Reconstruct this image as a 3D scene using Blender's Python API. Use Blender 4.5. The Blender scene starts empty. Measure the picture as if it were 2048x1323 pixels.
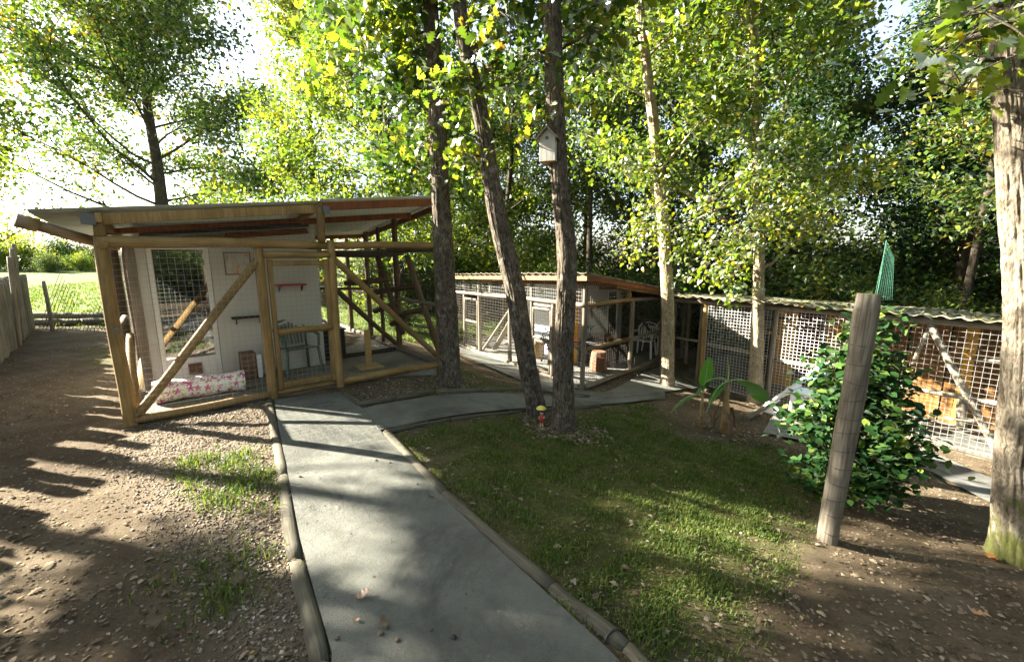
import bpy, bmesh, math, random
import numpy as np
from mathutils import Vector, Matrix, noise, Quaternion
R = math.radians
random.seed(7); rng = np.random.default_rng(11)
S = bpy.context.scene
COL = S.collection

# ------------------------------------------------------------------ camera, world, sun, exposure
CAM_H = 1.75; FPX = 850.0; PITCH = R(9.9)
cd = bpy.data.cameras.new('camera'); cam = bpy.data.objects.new('camera', cd); COL.objects.link(cam)
cam.location = (0, 0, CAM_H); cam.rotation_euler = (R(90) - PITCH, 0, 0)
cd.sensor_width = 36; cd.lens = FPX / 2048 * 36; cd.clip_start = .05; cd.clip_end = 600
S.camera = cam
SUN_AZ = R(-76); SUN_EL = R(27)          # azimuth from +Y towards +X
w = bpy.data.worlds.new('World'); S.world = w; w.use_nodes = True
nt = w.node_tree; bg = nt.nodes['Background']; sk = nt.nodes.new('ShaderNodeTexSky')
sk.sky_type = 'NISHITA'; sk.sun_disc = False; sk.sun_elevation = SUN_EL; sk.sun_rotation = SUN_AZ
sk.air_density = 1.0; sk.dust_density = 2.0; sk.ozone_density = 1.0
hs_ = nt.nodes.new('ShaderNodeHueSaturation'); hs_.inputs['Saturation'].default_value = .72; nt.links.new(sk.outputs[0], hs_.inputs['Color']); nt.links.new(hs_.outputs[0], bg.inputs[0]); bg.inputs[1].default_value = .05
sl = bpy.data.lights.new('sun', 'SUN'); sl.energy = 5; sl.angle = R(.53); sl.color = (1, .93, .80)
so = bpy.data.objects.new('sun', sl); COL.objects.link(so)
sd = Vector((math.sin(SUN_AZ) * math.cos(SUN_EL), math.cos(SUN_AZ) * math.cos(SUN_EL), math.sin(SUN_EL)))
so.rotation_euler = (-sd).to_track_quat('-Z', 'Y').to_euler(); so.location = sd * 60
S.view_settings.view_transform = 'Standard'; S.view_settings.look = 'None'
S.view_settings.gamma = 1; S.view_settings.use_curve_mapping = False
S.view_settings.exposure = 3.35
S.cycles.max_bounces = 6; S.cycles.diffuse_bounces = 4; S.cycles.transmission_bounces = 6; S.cycles.transparent_max_bounces = 8

# ------------------------------------------------------------------ measuring helpers (pixels of the photo -> places)
def ray(px, py):
    a = (px - 1024) / FPX; b = (661.5 - py) / FPX
    return Vector((a, math.cos(PITCH) + b * math.sin(PITCH), -math.sin(PITCH) + b * math.cos(PITCH)))
def at(px, py, Y):
    r = ray(px, py); t = Y / r.y
    return Vector((r.x * t, Y, CAM_H + r.z * t))

# ------------------------------------------------------------------ terrain height (thin plate through surveyed spots)
SPOTS = np.array([(0,0,0),(-3,0,.05),(3,0,-.12),(6,0,-.35),(-6,2,.04),(-4,4,0),(-2.6,5.2,0),(-1.6,5.9,-.02),(-3,9.5,-.03),(-5,6,0),(-9,7,.0),
 (-12,11,0),(-8,12,0),(-1.7,4.7,-.01),(-1.3,4.0,-.01),(-.95,6.4,-.13),(.3,5.3,-.24),(.6,4.85,-.26),(.6,3,-.1),(.4,1.6,0),(-.7,2.4,0),(2.16,7,-.64),(1.3,7.6,-.72),
 (-1.3,11.4,-.72),(2.6,9,-.74),(3.6,11.2,-.8),(.4,13,-.75),(-.7,8.4,-.5),(0,9.4,-.7),(4.1,8.9,-1.02),(6.6,5.4,-1.02),(5.3,7.2,-1.02),(7.5,8,-1.05),(9,4,-1.1),(3.3,5.5,-.72),
 (2.4,4,-.5),(2.35,2.84,-.36),(3.6,2.7,-.46),(2,1,-.14),(4,1.2,-.3),(6,2.5,-.75),(-10,20,-.15),(0,25,-.9),(10,20,-1.3),(20,10,-1.6),
 (-20,0,.25),(-20,20,.1),(-40,50,.4),(0,60,-.5),(40,50,-1.8),(40,0,-1.8),(0,-10,.1),(-30,-10,.3),(20,-10,-.8)], float)
def _tps():
    P = SPOTS[:, :2]; n = len(P)
    d = np.linalg.norm(P[:, None] - P[None], axis=2)
    K = np.where(d > 0, d * d * np.log(d + 1e-9), 0) + np.eye(n) * .02
    A = np.zeros((n + 3, n + 3)); A[:n, :n] = K; A[:n, n] = 1; A[:n, n+1:] = P; A[n, :n] = 1; A[n+1:, :n] = P.T
    return np.linalg.solve(A, np.concatenate([SPOTS[:, 2], np.zeros(3)]))
TW = _tps()
def hgt(x, y):
    x = np.clip(np.atleast_1d(np.asarray(x, float)), -50, 50); y = np.clip(np.atleast_1d(np.asarray(y, float)), -15, 62)
    o = TW[-3] + TW[-2] * x + TW[-1] * y
    for (a, b, _), wgt in zip(SPOTS, TW):
        d2 = (x - a) ** 2 + (y - b) ** 2
        o = o + wgt * .5 * d2 * np.log(d2 + 1e-12)
    return o
def h1(x, y): return float(hgt(x, y)[0])
def micro(x, y):
    return .010 * (np.sin(x * 7.1 + 1.3 * np.sin(y * 5.3)) * np.sin(y * 6.3 + 1.1 * np.sin(x * 4.7))) + .006 * np.sin(x * 17 + y * 11) * np.sin(y * 19 - x * 5)
def gh(x, y): return hgt(x, y) + micro(np.asarray(x, float), np.asarray(y, float))
def g1(x, y): return float(gh(x, y)[0])
def hit(px, py):
    r = ray(px, py); z = 0.
    for _ in range(25):
        t = (z - CAM_H) / r.z; z = .5 * z + .5 * h1(r.x * t, r.y * t)
    t = (z - CAM_H) / r.z
    return Vector((r.x * t, r.y * t, z))

# ------------------------------------------------------------------ materials
def nodes(name):
    m = bpy.data.materials.new(name); m.use_nodes = True; t = m.node_tree
    return m, t, t.nodes['Principled BSDF'], t.nodes.new, t.links.new
def ramp(t, fac, stops):
    r = t.nodes.new('ShaderNodeValToRGB'); e = r.color_ramp.elements
    while len(e) < len(stops): e.new(.5)
    for k, (p, c) in enumerate(stops): e[k].position = p; e[k].color = (*c, 1)
    t.links.new(fac, r.inputs[0]); return r.outputs[0]
def tex(t, scale, detail=6, vec=(1, 1, 1), kind='Object', rough=.6, dist=0):
    tc = t.nodes.new('ShaderNodeTexCoord'); mp = t.nodes.new('ShaderNodeMapping'); mp.inputs['Scale'].default_value = vec
    n = t.nodes.new('ShaderNodeTexNoise'); n.inputs['Scale'].default_value = scale; n.inputs['Detail'].default_value = detail
    n.inputs['Roughness'].default_value = rough; n.inputs['Distortion'].default_value = dist
    t.links.new(tc.outputs[kind], mp.inputs[0]); t.links.new(mp.outputs[0], n.inputs[0]); return n.outputs['Fac']
def bump(t, fac, b, strength=.5, dist=.01):
    n = t.nodes.new('ShaderNodeBump'); n.inputs['Strength'].default_value = strength; n.inputs['Distance'].default_value = dist
    t.links.new(fac, n.inputs['Height']); t.links.new(n.outputs[0], b.inputs['Normal'])
def mixc(t, fac, a, b, mode='MIX'):
    m = t.nodes.new('ShaderNodeMix'); m.data_type = 'RGBA'; m.blend_type = mode
    for v, i in ((fac, 0), (a, 6), (b, 7)):
        if hasattr(v, 'is_output'): t.links.new(v, m.inputs[i])
        elif isinstance(v, tuple): m.inputs[i].default_value = (*v, 1)
        else: m.inputs[i].default_value = v
    return m.outputs[2]
def plain(name, c, rough=.6, var=.18, scale=9, bs=.15, metal=0, spec=.5, bscale=60):
    m, t, b, _, L = nodes(name)
    d = tuple(max(0, x * (1 - var)) for x in c); e = tuple(min(1, x * (1 + var)) for x in c)
    L(ramp(t, tex(t, scale), [(.3, d), (.7, e)]), b.inputs['Base Color'])
    b.inputs['Roughness'].default_value = rough; b.inputs['Metallic'].default_value = metal; b.inputs['Specular IOR Level'].default_value = spec
    if bs: bump(t, tex(t, bscale), b, bs, .004)
    return m
def wood(name, dark, mid, light, rough=.75, knots=True):
    m, t, b, N, L = nodes(name)
    oi = N('ShaderNodeObjectInfo')
    c = ramp(t, tex(t, 34, 8, (1, 1, .05), dist=1.2), [(.25, dark), (.5, mid), (.8, light)])
    blot = tex(t, 5, 4, (1, 1, .5))
    c = mixc(t, ramp(t, blot, [(.42, (0, 0, 0)), (.72, (.75, .75, .75))]), c, dark)
    hv = N('ShaderNodeHueSaturation'); hv.inputs['Hue'].default_value = .5
    mr = N('ShaderNodeMapRange'); mr.inputs[3].default_value = .72; mr.inputs[4].default_value = 1.22
    L(oi.outputs['Random'], mr.inputs[0]); L(mr.outputs[0], hv.inputs['Value']); L(c, hv.inputs['Color'])
    L(hv.outputs[0], b.inputs['Base Color']); b.inputs['Roughness'].default_value = rough; b.inputs['Specular IOR Level'].default_value = .25
    bump(t, tex(t, 60, 8, (1, 1, .04), dist=.8), b, .5, .006)
    return m
def leafmat(name, stops, trans=.5, tint=(1.45, 1.45, .6), gloss=.10, orand=.18):
    m, t, b, N, L = nodes(name); t.nodes.remove(b); out = t.nodes['Material Output']
    a = N('ShaderNodeAttribute'); a.attribute_name = 'rnd'
    oi = N('ShaderNodeObjectInfo'); ad = N('ShaderNodeMath'); ad.operation = 'MULTIPLY_ADD'; ad.inputs[1].default_value = orand; ad.inputs[2].default_value = -orand * .5
    L(oi.outputs['Random'], ad.inputs[0]); su = N('ShaderNodeMath'); su.operation = 'ADD'; L(ad.outputs[0], su.inputs[0]); L(a.outputs['Fac'], su.inputs[1])
    c = ramp(t, su.outputs[0], stops)
    d = N('ShaderNodeBsdfDiffuse'); L(c, d.inputs[0])
    tr = N('ShaderNodeBsdfTranslucent'); L(mixc(t, 1., c, tint, 'MULTIPLY'), tr.inputs[0])
    g = N('ShaderNodeBsdfGlossy'); g.inputs['Roughness'].default_value = .55; g.inputs[0].default_value = (.9, .95, 1, 1)
    m1 = N('ShaderNodeMixShader'); m1.inputs[0].default_value = trans; L(d.outputs[0], m1.inputs[1]); L(tr.outputs[0], m1.inputs[2])
    fr = N('ShaderNodeFresnel'); fr.inputs[0].default_value = 1.4; fm = N('ShaderNodeMath'); fm.operation = 'MULTIPLY'; fm.inputs[1].default_value = gloss * 2.2; fm.use_clamp = True
    L(fr.outputs[0], fm.inputs[0])
    m2 = N('ShaderNodeMixShader'); L(fm.outputs[0], m2.inputs[0]); L(m1.outputs[0], m2.inputs[1]); L(g.outputs[0], m2.inputs[2])
    L(m2.outputs[0], out.inputs[0]); return m
def barkmat(name, dark, mid, light, moss=None, lichen=.0):
    m, t, b, N, L = nodes(name)
    f = tex(t, 30, 10, (1, 1, .38), dist=1.1, rough=.7)
    c = ramp(t, f, [(.36, dark), (.48, mid), (.66, light)])
    c = mixc(t, ramp(t, tex(t, 3.2, 5), [(.45, (0, 0, 0)), (.7, (.6, .6, .6))]), c, dark)
    if lichen: c = mixc(t, ramp(t, tex(t, 9, 8), [(.58, (0, 0, 0)), (.66, (lichen,) * 3)]), c, (.42, .42, .34))
    if moss:
        tc = N('ShaderNodeTexCoord'); sp = N('ShaderNodeSeparateXYZ'); L(tc.outputs['Object'], sp.inputs[0])
        ad = N('ShaderNodeMath'); ad.operation = 'MULTIPLY_ADD'; ad.inputs[1].default_value = -1.6; L(sp.outputs[2], ad.inputs[0])
        q = tex(t, 6, 8); qm = N('ShaderNodeMath'); qm.operation = 'MULTIPLY_ADD'; qm.inputs[1].default_value = 2.2; qm.inputs[2].default_value = moss - .9
        L(q, qm.inputs[0]); L(qm.outputs[0], ad.inputs[2])
        c = mixc(t, ramp(t, ad.outputs[0], [(.3, (0, 0, 0)), (.62, (.9, .9, .9))]), c, (.075, .085, .018))
    L(c, b.inputs['Base Color']); b.inputs['Roughness'].default_value = .9; b.inputs['Specular IOR Level'].default_value = .15
    bump(t, tex(t, 34, 10, (1, 1, .2), dist=.9, rough=.7), b, .9, .02)
    return m
M = {}
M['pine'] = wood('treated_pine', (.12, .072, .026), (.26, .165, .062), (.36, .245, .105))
M['pine_shade'] = wood('treated_pine_shade_tone', (.035, .022, .011), (.095, .06, .028), (.16, .105, .05))  # same treated pine, with the shade deeper in the pen put into its colour
M['pine_grey'] = wood('weathered_pine', (.095, .075, .055), (.20, .165, .12), (.32, .275, .21))
M['log'] = wood('edging_log', (.035, .03, .02), (.09, .08, .055), (.165, .15, .105), .9)
M['pale_post'] = wood('pale_post', (.09, .075, .052), (.20, .175, .13), (.33, .295, .23))
M['grey_post'] = wood('grey_post', (.04, .032, .022), (.20, .17, .125), (.32, .285, .215), .9)
M['redwood'] = wood('red_stained', (.08, .03, .012), (.18, .06, .022), (.26, .10, .04))
M['dark_wood'] = wood('dark_wood', (.018, .014, .01), (.04, .032, .022), (.07, .055, .04))
M['yellow_board'] = wood('yellow_board', (.36, .17, .025), (.56, .29, .045), (.66, .38, .08))
M['brown_board'] = wood('brown_board', (.10, .045, .012), (.2, .095, .025), (.28, .14, .04))
M['panel'] = plain('cabin_panel', (.47, .455, .40), .5, .05, 3, .05)
M['panel_blue'] = plain('cabin_siding', (.48, .52, .56), .5, .05, 3, .05)
M['white'] = plain('white_plastic', (.72, .72, .70), .4, .04, 5, .03)
M['white_frame'] = plain('white_frame', (.66, .65, .60), .35, .04, 5, .03)
M['green_plastic'] = plain('green_plastic', (.045, .085, .05), .35, .1, 5, .05)
M['black'] = plain('black_plastic', (.012, .012, .013), .35, .3, 5, .08)
M['zinc'] = plain('galvanised', (.27, .27, .25), .45, .1, 30, .0, 0, .6)
M['darkwire'] = plain('old_wire', (.10, .085, .07), .6, .3, 30, 0)
M['wire_bright'] = plain('bright_wire', (.70, .70, .66), .5, .1, 30, 0)
M['bracket'] = plain('steel_bracket', (.12, .12, .12), .5, .1, 10, .1, .3)
M['red'] = plain('red_paint', (.42, .03, .02), .45, .12, 12, .05)
M['pink'] = plain('pink_plastic', (.60, .02, .16), .4, .08, 10, .03)
M['teal'] = plain('teal_paint', (.02, .30, .30), .5, .1, 10, .03)
M['maroon'] = plain('maroon_paint', (.09, .012, .016), .4, .2, 8, .05)
M['beige'] = plain('beige_carpet', (.40, .29, .13), .95, .12, 40, .5)
M['sisal'] = plain('sisal', (.44, .28, .10), .95, .2, 60, .8)
M['wicker'] = plain('brown_box', (.16, .085, .045), .8, .3, 14, .4)
M['blue'] = plain('blue_cloth', (.03, .22, .48), .8, .15, 10, .2)
M['yellow'] = plain('yellow_paint', (.62, .52, .10), .5, .1, 10, .05)
M['skin'] = plain('figurine_cream', (.58, .42, .32), .5, .08, 10, .05)
M['gutter'] = plain('brown_gutter', (.22, .15, .08), .45, .1, 6, .08)
M['trunk'] = barkmat('bark_grey_brown', (.022, .017, .012), (.088, .07, .049), (.21, .175, .13), None, .25)
M['trunk_moss'] = barkmat('bark_mossy', (.04, .032, .02), (.17, .14, .10), (.34, .295, .22), .75, .2)
M['trunk_pale'] = barkmat('bark_pale', (.12, .085, .05), (.30, .235, .15), (.46, .39, .28), None, .4)
M['trunk_dark'] = barkmat('bark_dark', (.015, .012, .009), (.05, .04, .028), (.10, .082, .06), None, .1)
GREEN = [(0, (.018, .045, .010)), (.35, (.045, .090, .016)), (.62, (.10, .145, .022)), (.85, (.21, .20, .03)), (1, (.27, .14, .03))]
YG = [(0, (.035, .075, .012)), (.35, (.10, .155, .02)), (.7, (.21, .235, .03)), (.92, (.34, .27, .03)), (1, (.34, .17, .03))]
M['leaf_green'] = leafmat('leaves_green', GREEN, .38)
M['leaf_yg'] = leafmat('leaves_yellow_green', YG, .58)
M['leaf_dark'] = leafmat('leaves_dark', [(0, (.010, .030, .008)), (.5, (.026, .060, .012)), (.85, (.065, .10, .018)), (1, (.15, .15, .02))], .40)
M['leaf_bush'] = leafmat('leaves_bush', [(0, (.010, .035, .010)), (.5, (.024, .066, .015)), (.76, (.07, .12, .022)), (.88, (.24, .28, .05)), (1, (.34, .27, .09))], .35, gloss=.08)
M['banana'] = leafmat('banana_leaf', [(0, (.03, .12, .02)), (1, (.09, .22, .04))], .45, gloss=.12)
M['dead_leaf'] = leafmat('dead_leaf', [(0, (.06, .042, .026)), (.45, (.135, .10, .066)), (.8, (.23, .185, .13)), (.95, (.36, .31, .22)), (1, (.36, .22, .06))], .2, (1.1, 1, .8), .0, .05)
M['orange_leaf'] = leafmat('orange_leaf', [(0, (.42, .15, .02)), (1, (.5, .22, .03))], .3, (1.2, 1, .5))
M['grass'] = leafmat('grass_blade', [(0, (.04, .075, .018)), (.45, (.08, .12, .028)), (.8, (.16, .19, .05)), (1, (.26, .22, .11))], .4, gloss=.01)
M['netting'] = plain('green_net', (.10, .30, .20), .5, .1, 10, 0)
M['black_wire'] = plain('black_wire', (.02, .018, .015), .5, .1, 10, 0)
# gravel, concrete, glass, roofs
def m_gravel():
    m, t, b, N, L = nodes('gravel_stone'); a = N('ShaderNodeAttribute'); a.attribute_name = 'rnd'
    c = ramp(t, a.outputs['Fac'], [(0, (.08, .058, .036)), (.5, (.165, .125, .082)), (.85, (.26, .21, .15)), (1, (.40, .36, .29))])
    L(c, b.inputs['Base Color']); b.inputs['Roughness'].default_value = .85; return m
M['gravel'] = m_gravel()
def m_concrete(name, lo, hi, warm):
    m, t, b, N, L = nodes(name)
    c = ramp(t, tex(t, 1.3, 12, rough=.7), [(.36, lo), (.64, hi)])
    c = mixc(t, ramp(t, tex(t, .9, 9, rough=.75, dist=.6), [(.50, (0, 0, 0)), (.60, (.8, .8, .8))]), c, tuple(x * .66 for x in lo))
    c = mixc(t, ramp(t, tex(t, 6, 8), [(.5, (0, 0, 0)), (.8, (.5, .5, .5))]), c, warm)
    c = mixc(t, ramp(t, tex(t, 140, 3), [(.35, (.35, .35, .35)), (.55, (0, 0, 0))]), c, tuple(x * .55 for x in lo))
    L(c, b.inputs['Base Color']); b.inputs['Roughness'].default_value = .88; b.inputs['Specular IOR Level'].default_value = .2
    f = tex(t, 55, 10, rough=.8); bump(t, f, b, .9, .018); return m
M['path'] = m_concrete('path_concrete', (.105, .107, .09), (.18, .182, .155), (.085, .082, .06))
M['slab'] = m_concrete('slab_concrete', (.20, .185, .145), (.30, .275, .22), (.16, .14, .10))
M['slab_grey'] = m_concrete('slab_grey', (.13, .13, .115), (.22, .22, .195), (.12, .105, .08))
def m_glass():
    m, t, b, N, L = nodes('dark_glass'); b.inputs['Base Color'].default_value = (.012, .012, .012, 1); b.inputs['Roughness'].default_value = .03
    b.inputs['IOR'].default_value = 2.4; b.inputs['Specular IOR Level'].default_value = .9; return m
M['glass'] = m_glass()
def m_roof(name, lo, hi, moss, mossamt, trans=0):
    m, t, b, N, L = nodes(name)
    c = ramp(t, tex(t, 4, 8), [(.3, lo), (.7, hi)])
    if mossamt: c = mixc(t, ramp(t, tex(t, 7, 9, rough=.7), [(.62 - mossamt * .3, (0, 0, 0)), (.72 - mossamt * .3, (.9, .9, .9))]), c, moss)
    L(c, b.inputs['Base Color']); b.inputs['Roughness'].default_value = .7
    bump(t, tex(t, 60, 8), b, .4, .006)
    if trans:
        o = t.nodes['Material Output']; tr = N('ShaderNodeBsdfTranslucent'); tr.inputs[0].default_value = (*[x * .9 for x in hi], 1)
        mx = N('ShaderNodeMixShader'); mx.inputs[0].default_value = trans; L(b.outputs[0], mx.inputs[1]); L(tr.outputs[0], mx.inputs[2]); L(mx.outputs[0], o.inputs[0])
    return m
M['roof_green'] = m_roof('roof_sheet_green', (.36, .39, .35), (.48, .50, .44), (.1, .12, .03), .0, .12)
M['roof_fibre'] = m_roof('roof_sheet_fibre', (.30, .28, .22), (.42, .39, .32), (.12, .11, .045), .8)
M['roof_grey'] = m_roof('roof_sheet_brown', (.30, .27, .21), (.44, .40, .32), (.16, .13, .06), .45)
M['moss'] = plain('moss', (.075, .08, .02), .95, .4, 30, .9)
M['firebrick'] = plain('bark_floor', (.09, .055, .03), .95, .3, 20, .6)

# ------------------------------------------------------------------ object helpers
def tag(o, label=None, cat=None, group=None, kind=None):
    if label: o['label'] = label
    if cat: o['category'] = cat
    if group: o['group'] = group
    if kind: o['kind'] = kind
    return o
def thing(name, loc, label, cat, group=None):
    o = bpy.data.objects.new(name, None); COL.objects.link(o); o.location = loc; o.empty_display_size = .1
    return tag(o, label, cat, group)
def wloc(o):
    v = Vector(o.location)
    while o.parent: o = o.parent; v += Vector(o.location)
    return v
def link(name, me, mat, parent=None, loc=None, smooth=False):
    o = bpy.data.objects.new(name, me); COL.objects.link(o)
    if mat and not me.materials:
        me.materials.append(mat)
    if loc is not None: o.location = loc
    if parent is not None:
        o.parent = parent
        o.location = Vector(o.location) - wloc(parent)
    if smooth: me.polygons.foreach_set('use_smooth', [True] * len(me.polygons))
    return o
class MB:
    def __init__(s): s.v = []; s.f = []
    def add(s, vs, fs):
        k = len(s.v); s.v += [tuple(v) for v in vs]; s.f += [tuple(i + k for i in f) for f in fs]; return s
    def frame_box(s, o, X, Y, Z, x, y, z):   # box spanning x=(x0,x1) etc along the unit axes from o
        o = Vector(o); X = Vector(X); Y = Vector(Y); Z = Vector(Z)
        c = [o + X * a + Y * b + Z * d for a in x for b in y for d in z]
        return s.add(c, [(0, 1, 3, 2), (4, 6, 7, 5), (0, 4, 5, 1), (2, 3, 7, 6), (0, 2, 6, 4), (1, 5, 7, 3)])
    def box(s, c, size):
        x, y, z = size; return s.frame_box(Vector(c) - Vector(size) / 2, (1, 0, 0), (0, 1, 0), (0, 0, 1), (0, x), (0, y), (0, z))
    def bar(s, a, b, w_, h_=None, up=(0, 0, 1)):
        a = Vector(a); b = Vector(b); h_ = h_ or w_; d = (b - a); l = d.length; d.normalize(); up = Vector(up)
        x = d.cross(up)
        if x.length < 1e-4: x = d.cross(Vector((0, 1, 0)))
        x.normalize(); y = x.cross(d)
        return s.frame_box(a, d, x, y, (0, l), (-w_ / 2, w_ / 2), (-h_ / 2, h_ / 2))
    def tube(s, pts, radii, n=8, cap=True):
        pts = [Vector(p) for p in pts]; k = len(s.v); prev = None
        for i, p in enumerate(pts):
            d = (pts[min(i + 1, len(pts) - 1)] - pts[max(i - 1, 0)]).normalized()
            if prev is None:
                x = d.cross(Vector((0, 0, 1)));
                if x.length < .05: x = d.cross(Vector((0, 1, 0)))
            else: x = prev - d * prev.dot(d)
            x.normalize(); prev = x; y = d.cross(x); r = radii[i] if hasattr(radii, '__len__') else radii
            for j in range(n):
                a = 2 * math.pi * j / n; s.v.append(tuple(p + (x * math.cos(a) + y * math.sin(a)) * r))
        for i in range(len(pts) - 1):
            for j in range(n):
                a = k + i * n + j; b = k + i * n + (j + 1) % n; s.f.append((a, b, b + n, a + n))
        if cap: s.f.append(tuple(k + j for j in range(n))[::-1]); s.f.append(tuple(k + (len(pts) - 1) * n + j for j in range(n)))
        return s
    def lathe(s, prof, c=(0, 0, 0), n=16):
        return s.tube([(c[0], c[1], c[2] + z) for r, z in prof], [max(r, 1e-4) for r, z in prof], n)
    def build(s, name, mat, parent=None, loc=None, smooth=False, bevel=0):
        me = bpy.data.meshes.new(name); o = Vector(loc) if loc is not None else (wloc(parent) if parent else Vector(s.v[0]))
        me.from_pydata([tuple(Vector(v) - o) for v in s.v], [], s.f); me.update()
        ob = link(name, me, mat, parent, o, smooth)
        if bevel: m = ob.modifiers.new('bevel', 'BEVEL'); m.width = bevel; m.segments = 2; m.limit_method = 'ANGLE'
        return ob
def part_tag(o, label=None, kind=None):
    if label: o['label'] = label
    if kind: o['kind'] = kind
    return o
LOGN = [0]
def log(name, a, b, r, mat, parent=None, n=12, bow=.0, r2=None, half=False):
    """a round pole from a to b; mesh built along its own local Z so that grain runs lengthwise"""
    a = Vector(a); b = Vector(b); L_ = (b - a).length; r2 = r2 if r2 is not None else r * .94
    LOGN[0] += 1; sd_ = LOGN[0] * 3.7; k = max(6, int(L_ / .13)); v = []; f = []
    for i in range(k + 1):
        s = i / k; rr = r + (r2 - r) * s; e = 1 - .12 * (i in (0, k))
        cx = bow * math.sin(s * math.pi) + .10 * r * math.sin(s * 5 + sd_); cy = .10 * r * math.sin(s * 7 + sd_ * 2)
        for j in range(n):
            an = 2 * math.pi * j / n
            q = rr * e * (1 + .07 * noise.noise(Vector((math.cos(an) * 1.5 + sd_, math.sin(an) * 1.5, s * L_ * 2.2))))
            v.append((cx + q * math.cos(an), cy + q * math.sin(an), s * L_))
    for i in range(k):
        for j in range(n):
            p = i * n + j; q = i * n + (j + 1) % n; f.append((p, q, q + n, p + n))
    f.append(tuple(range(n))[::-1]); f.append(tuple(range(k * n, k * n + n)))
    me = bpy.data.meshes.new(name); me.from_pydata(v, [], f); me.update()
    me.polygons.foreach_set('use_smooth', [True] * (len(f) - 2) + [False] * 2); me.materials.append(mat)
    o = bpy.data.objects.new(name, me); COL.objects.link(o)
    o.rotation_mode = 'QUATERNION'; o.rotation_quaternion = (b - a).to_track_quat('Z', 'Y')
    o.location = a
    if parent is not None:
        o.parent = parent
        pq = parent_quat(parent); inv = pq.inverted()
        o.rotation_quaternion = inv @ o.rotation_quaternion; o.location = inv @ (a - wpos(parent))
    return o
def parent_quat(p):
    q = Quaternion()
    while p:
        pr = p.rotation_quaternion if p.rotation_mode == 'QUATERNION' else p.rotation_euler.to_quaternion()
        q = pr @ q; p = p.parent
    return q
def wpos(p):
    if p.parent is None: return Vector(p.location)
    return wpos(p.parent) + parent_quat(p.parent) @ Vector(p.location)
def npmesh(name, V, F, attr=None):
    me = bpy.data.meshes.new(name); V = np.ascontiguousarray(V, np.float32); F = np.ascontiguousarray(F, np.int32)
    n, k = F.shape; me.vertices.add(len(V)); me.vertices.foreach_set('co', V.ravel())
    me.loops.add(n * k); me.loops.foreach_set('vertex_index', F.ravel())
    me.polygons.add(n); me.polygons.foreach_set('loop_start', np.arange(0, n * k, k, dtype=np.int32)); me.polygons.foreach_set('loop_total', np.full(n, k, np.int32))
    me.update(calc_edges=True)
    if attr is not None:
        a = me.attributes.new('rnd', 'FLOAT', 'POINT'); a.data.foreach_set('value', np.ascontiguousarray(attr, np.float32))
    return me
# leaf templates: (verts, quads) in x (width) y (length) z (fold)
T_DIA = (np.array([(0, 0, 0), (.32, .5, .07), (0, 1, -.05), (-.32, .5, .07)]), np.array([(0, 1, 2, 3)]))
T_OVAL = (np.array([(0, 0, 0), (.28, .28, .06), (.30, .62, .05), (0, 1, -.12), (-.30, .62, .05), (-.28, .28, .06), (0, .3, 0), (0, .65, -.01)]),
          np.array([(0, 1, 6, 5), (6, 1, 2, 7), (5, 6, 7, 4), (7, 2, 3, 4)]))
def _oak():
    L_ = [(.02, 0), (.10, .12), (.24, .22), (.11, .32), (.33, .44), (.15, .54), (.33, .68), (.16, .77), (.15, .92), (.0, 1)]
    v = []; f = []
    for i, (x, y) in enumerate(L_):
        z = .10 * math.sin(y * 5) * y; v += [(x, y, z + .25 * x), (-x, y, z + .25 * x)]
    for i in range(len(L_) - 1): f.append((2 * i, 2 * i + 1, 2 * i + 3, 2 * i + 2))
    return np.array(v), np.array(f)
T_OAK = _oak()
def rotmats(n, tilt=None):
    """random rotations; tilt = None any direction, else max tilt (radians) of the leaf plane from level"""
    if tilt is None:
        q = rng.normal(size=(n, 4)); q /= np.linalg.norm(q, axis=1)[:, None]; a, b, c, d = q.T
        return np.stack([1-2*(c*c+d*d), 2*(b*c-a*d), 2*(b*d+a*c), 2*(b*c+a*d), 1-2*(b*b+d*d), 2*(c*d-a*b), 2*(b*d-a*c), 2*(c*d+a*b), 1-2*(b*b+c*c)], 1).reshape(n, 3, 3)
    yaw = rng.uniform(0, 2*np.pi, n); p = rng.normal(0, tilt * .6, n); r_ = rng.normal(0, tilt * .6, n)
    cz, sz, cx, sx, cy, sy = np.cos(yaw), np.sin(yaw), np.cos(p), np.sin(p), np.cos(r_), np.sin(r_); o = np.zeros(n); e = np.ones(n)
    Z = np.stack([cz, -sz, o, sz, cz, o, o, o, e], 1).reshape(n, 3, 3); X = np.stack([e, o, o, o, cx, -sx, o, sx, cx], 1).reshape(n, 3, 3)
    Y = np.stack([cy, o, sy, o, e, o, -sy, o, cy], 1).reshape(n, 3, 3)
    return Z @ X @ Y
def scatter(name, P, size, tpl, tilt=None, rnd=None, Rm=None):
    n = len(P); T, Q = tpl; Rm = rotmats(n, tilt) if Rm is None else Rm
    V = np.einsum('nij,kj->nki', Rm, T) * np.asarray(size).reshape(-1, 1, 1) + P[:, None]
    F = Q[None] + (np.arange(n) * len(T))[:, None, None]
    rnd = rng.random(n) if rnd is None else rnd
    return npmesh(name, V.reshape(-1, 3), F.reshape(-1, Q.shape[1]), np.repeat(rnd, len(T)))

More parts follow.
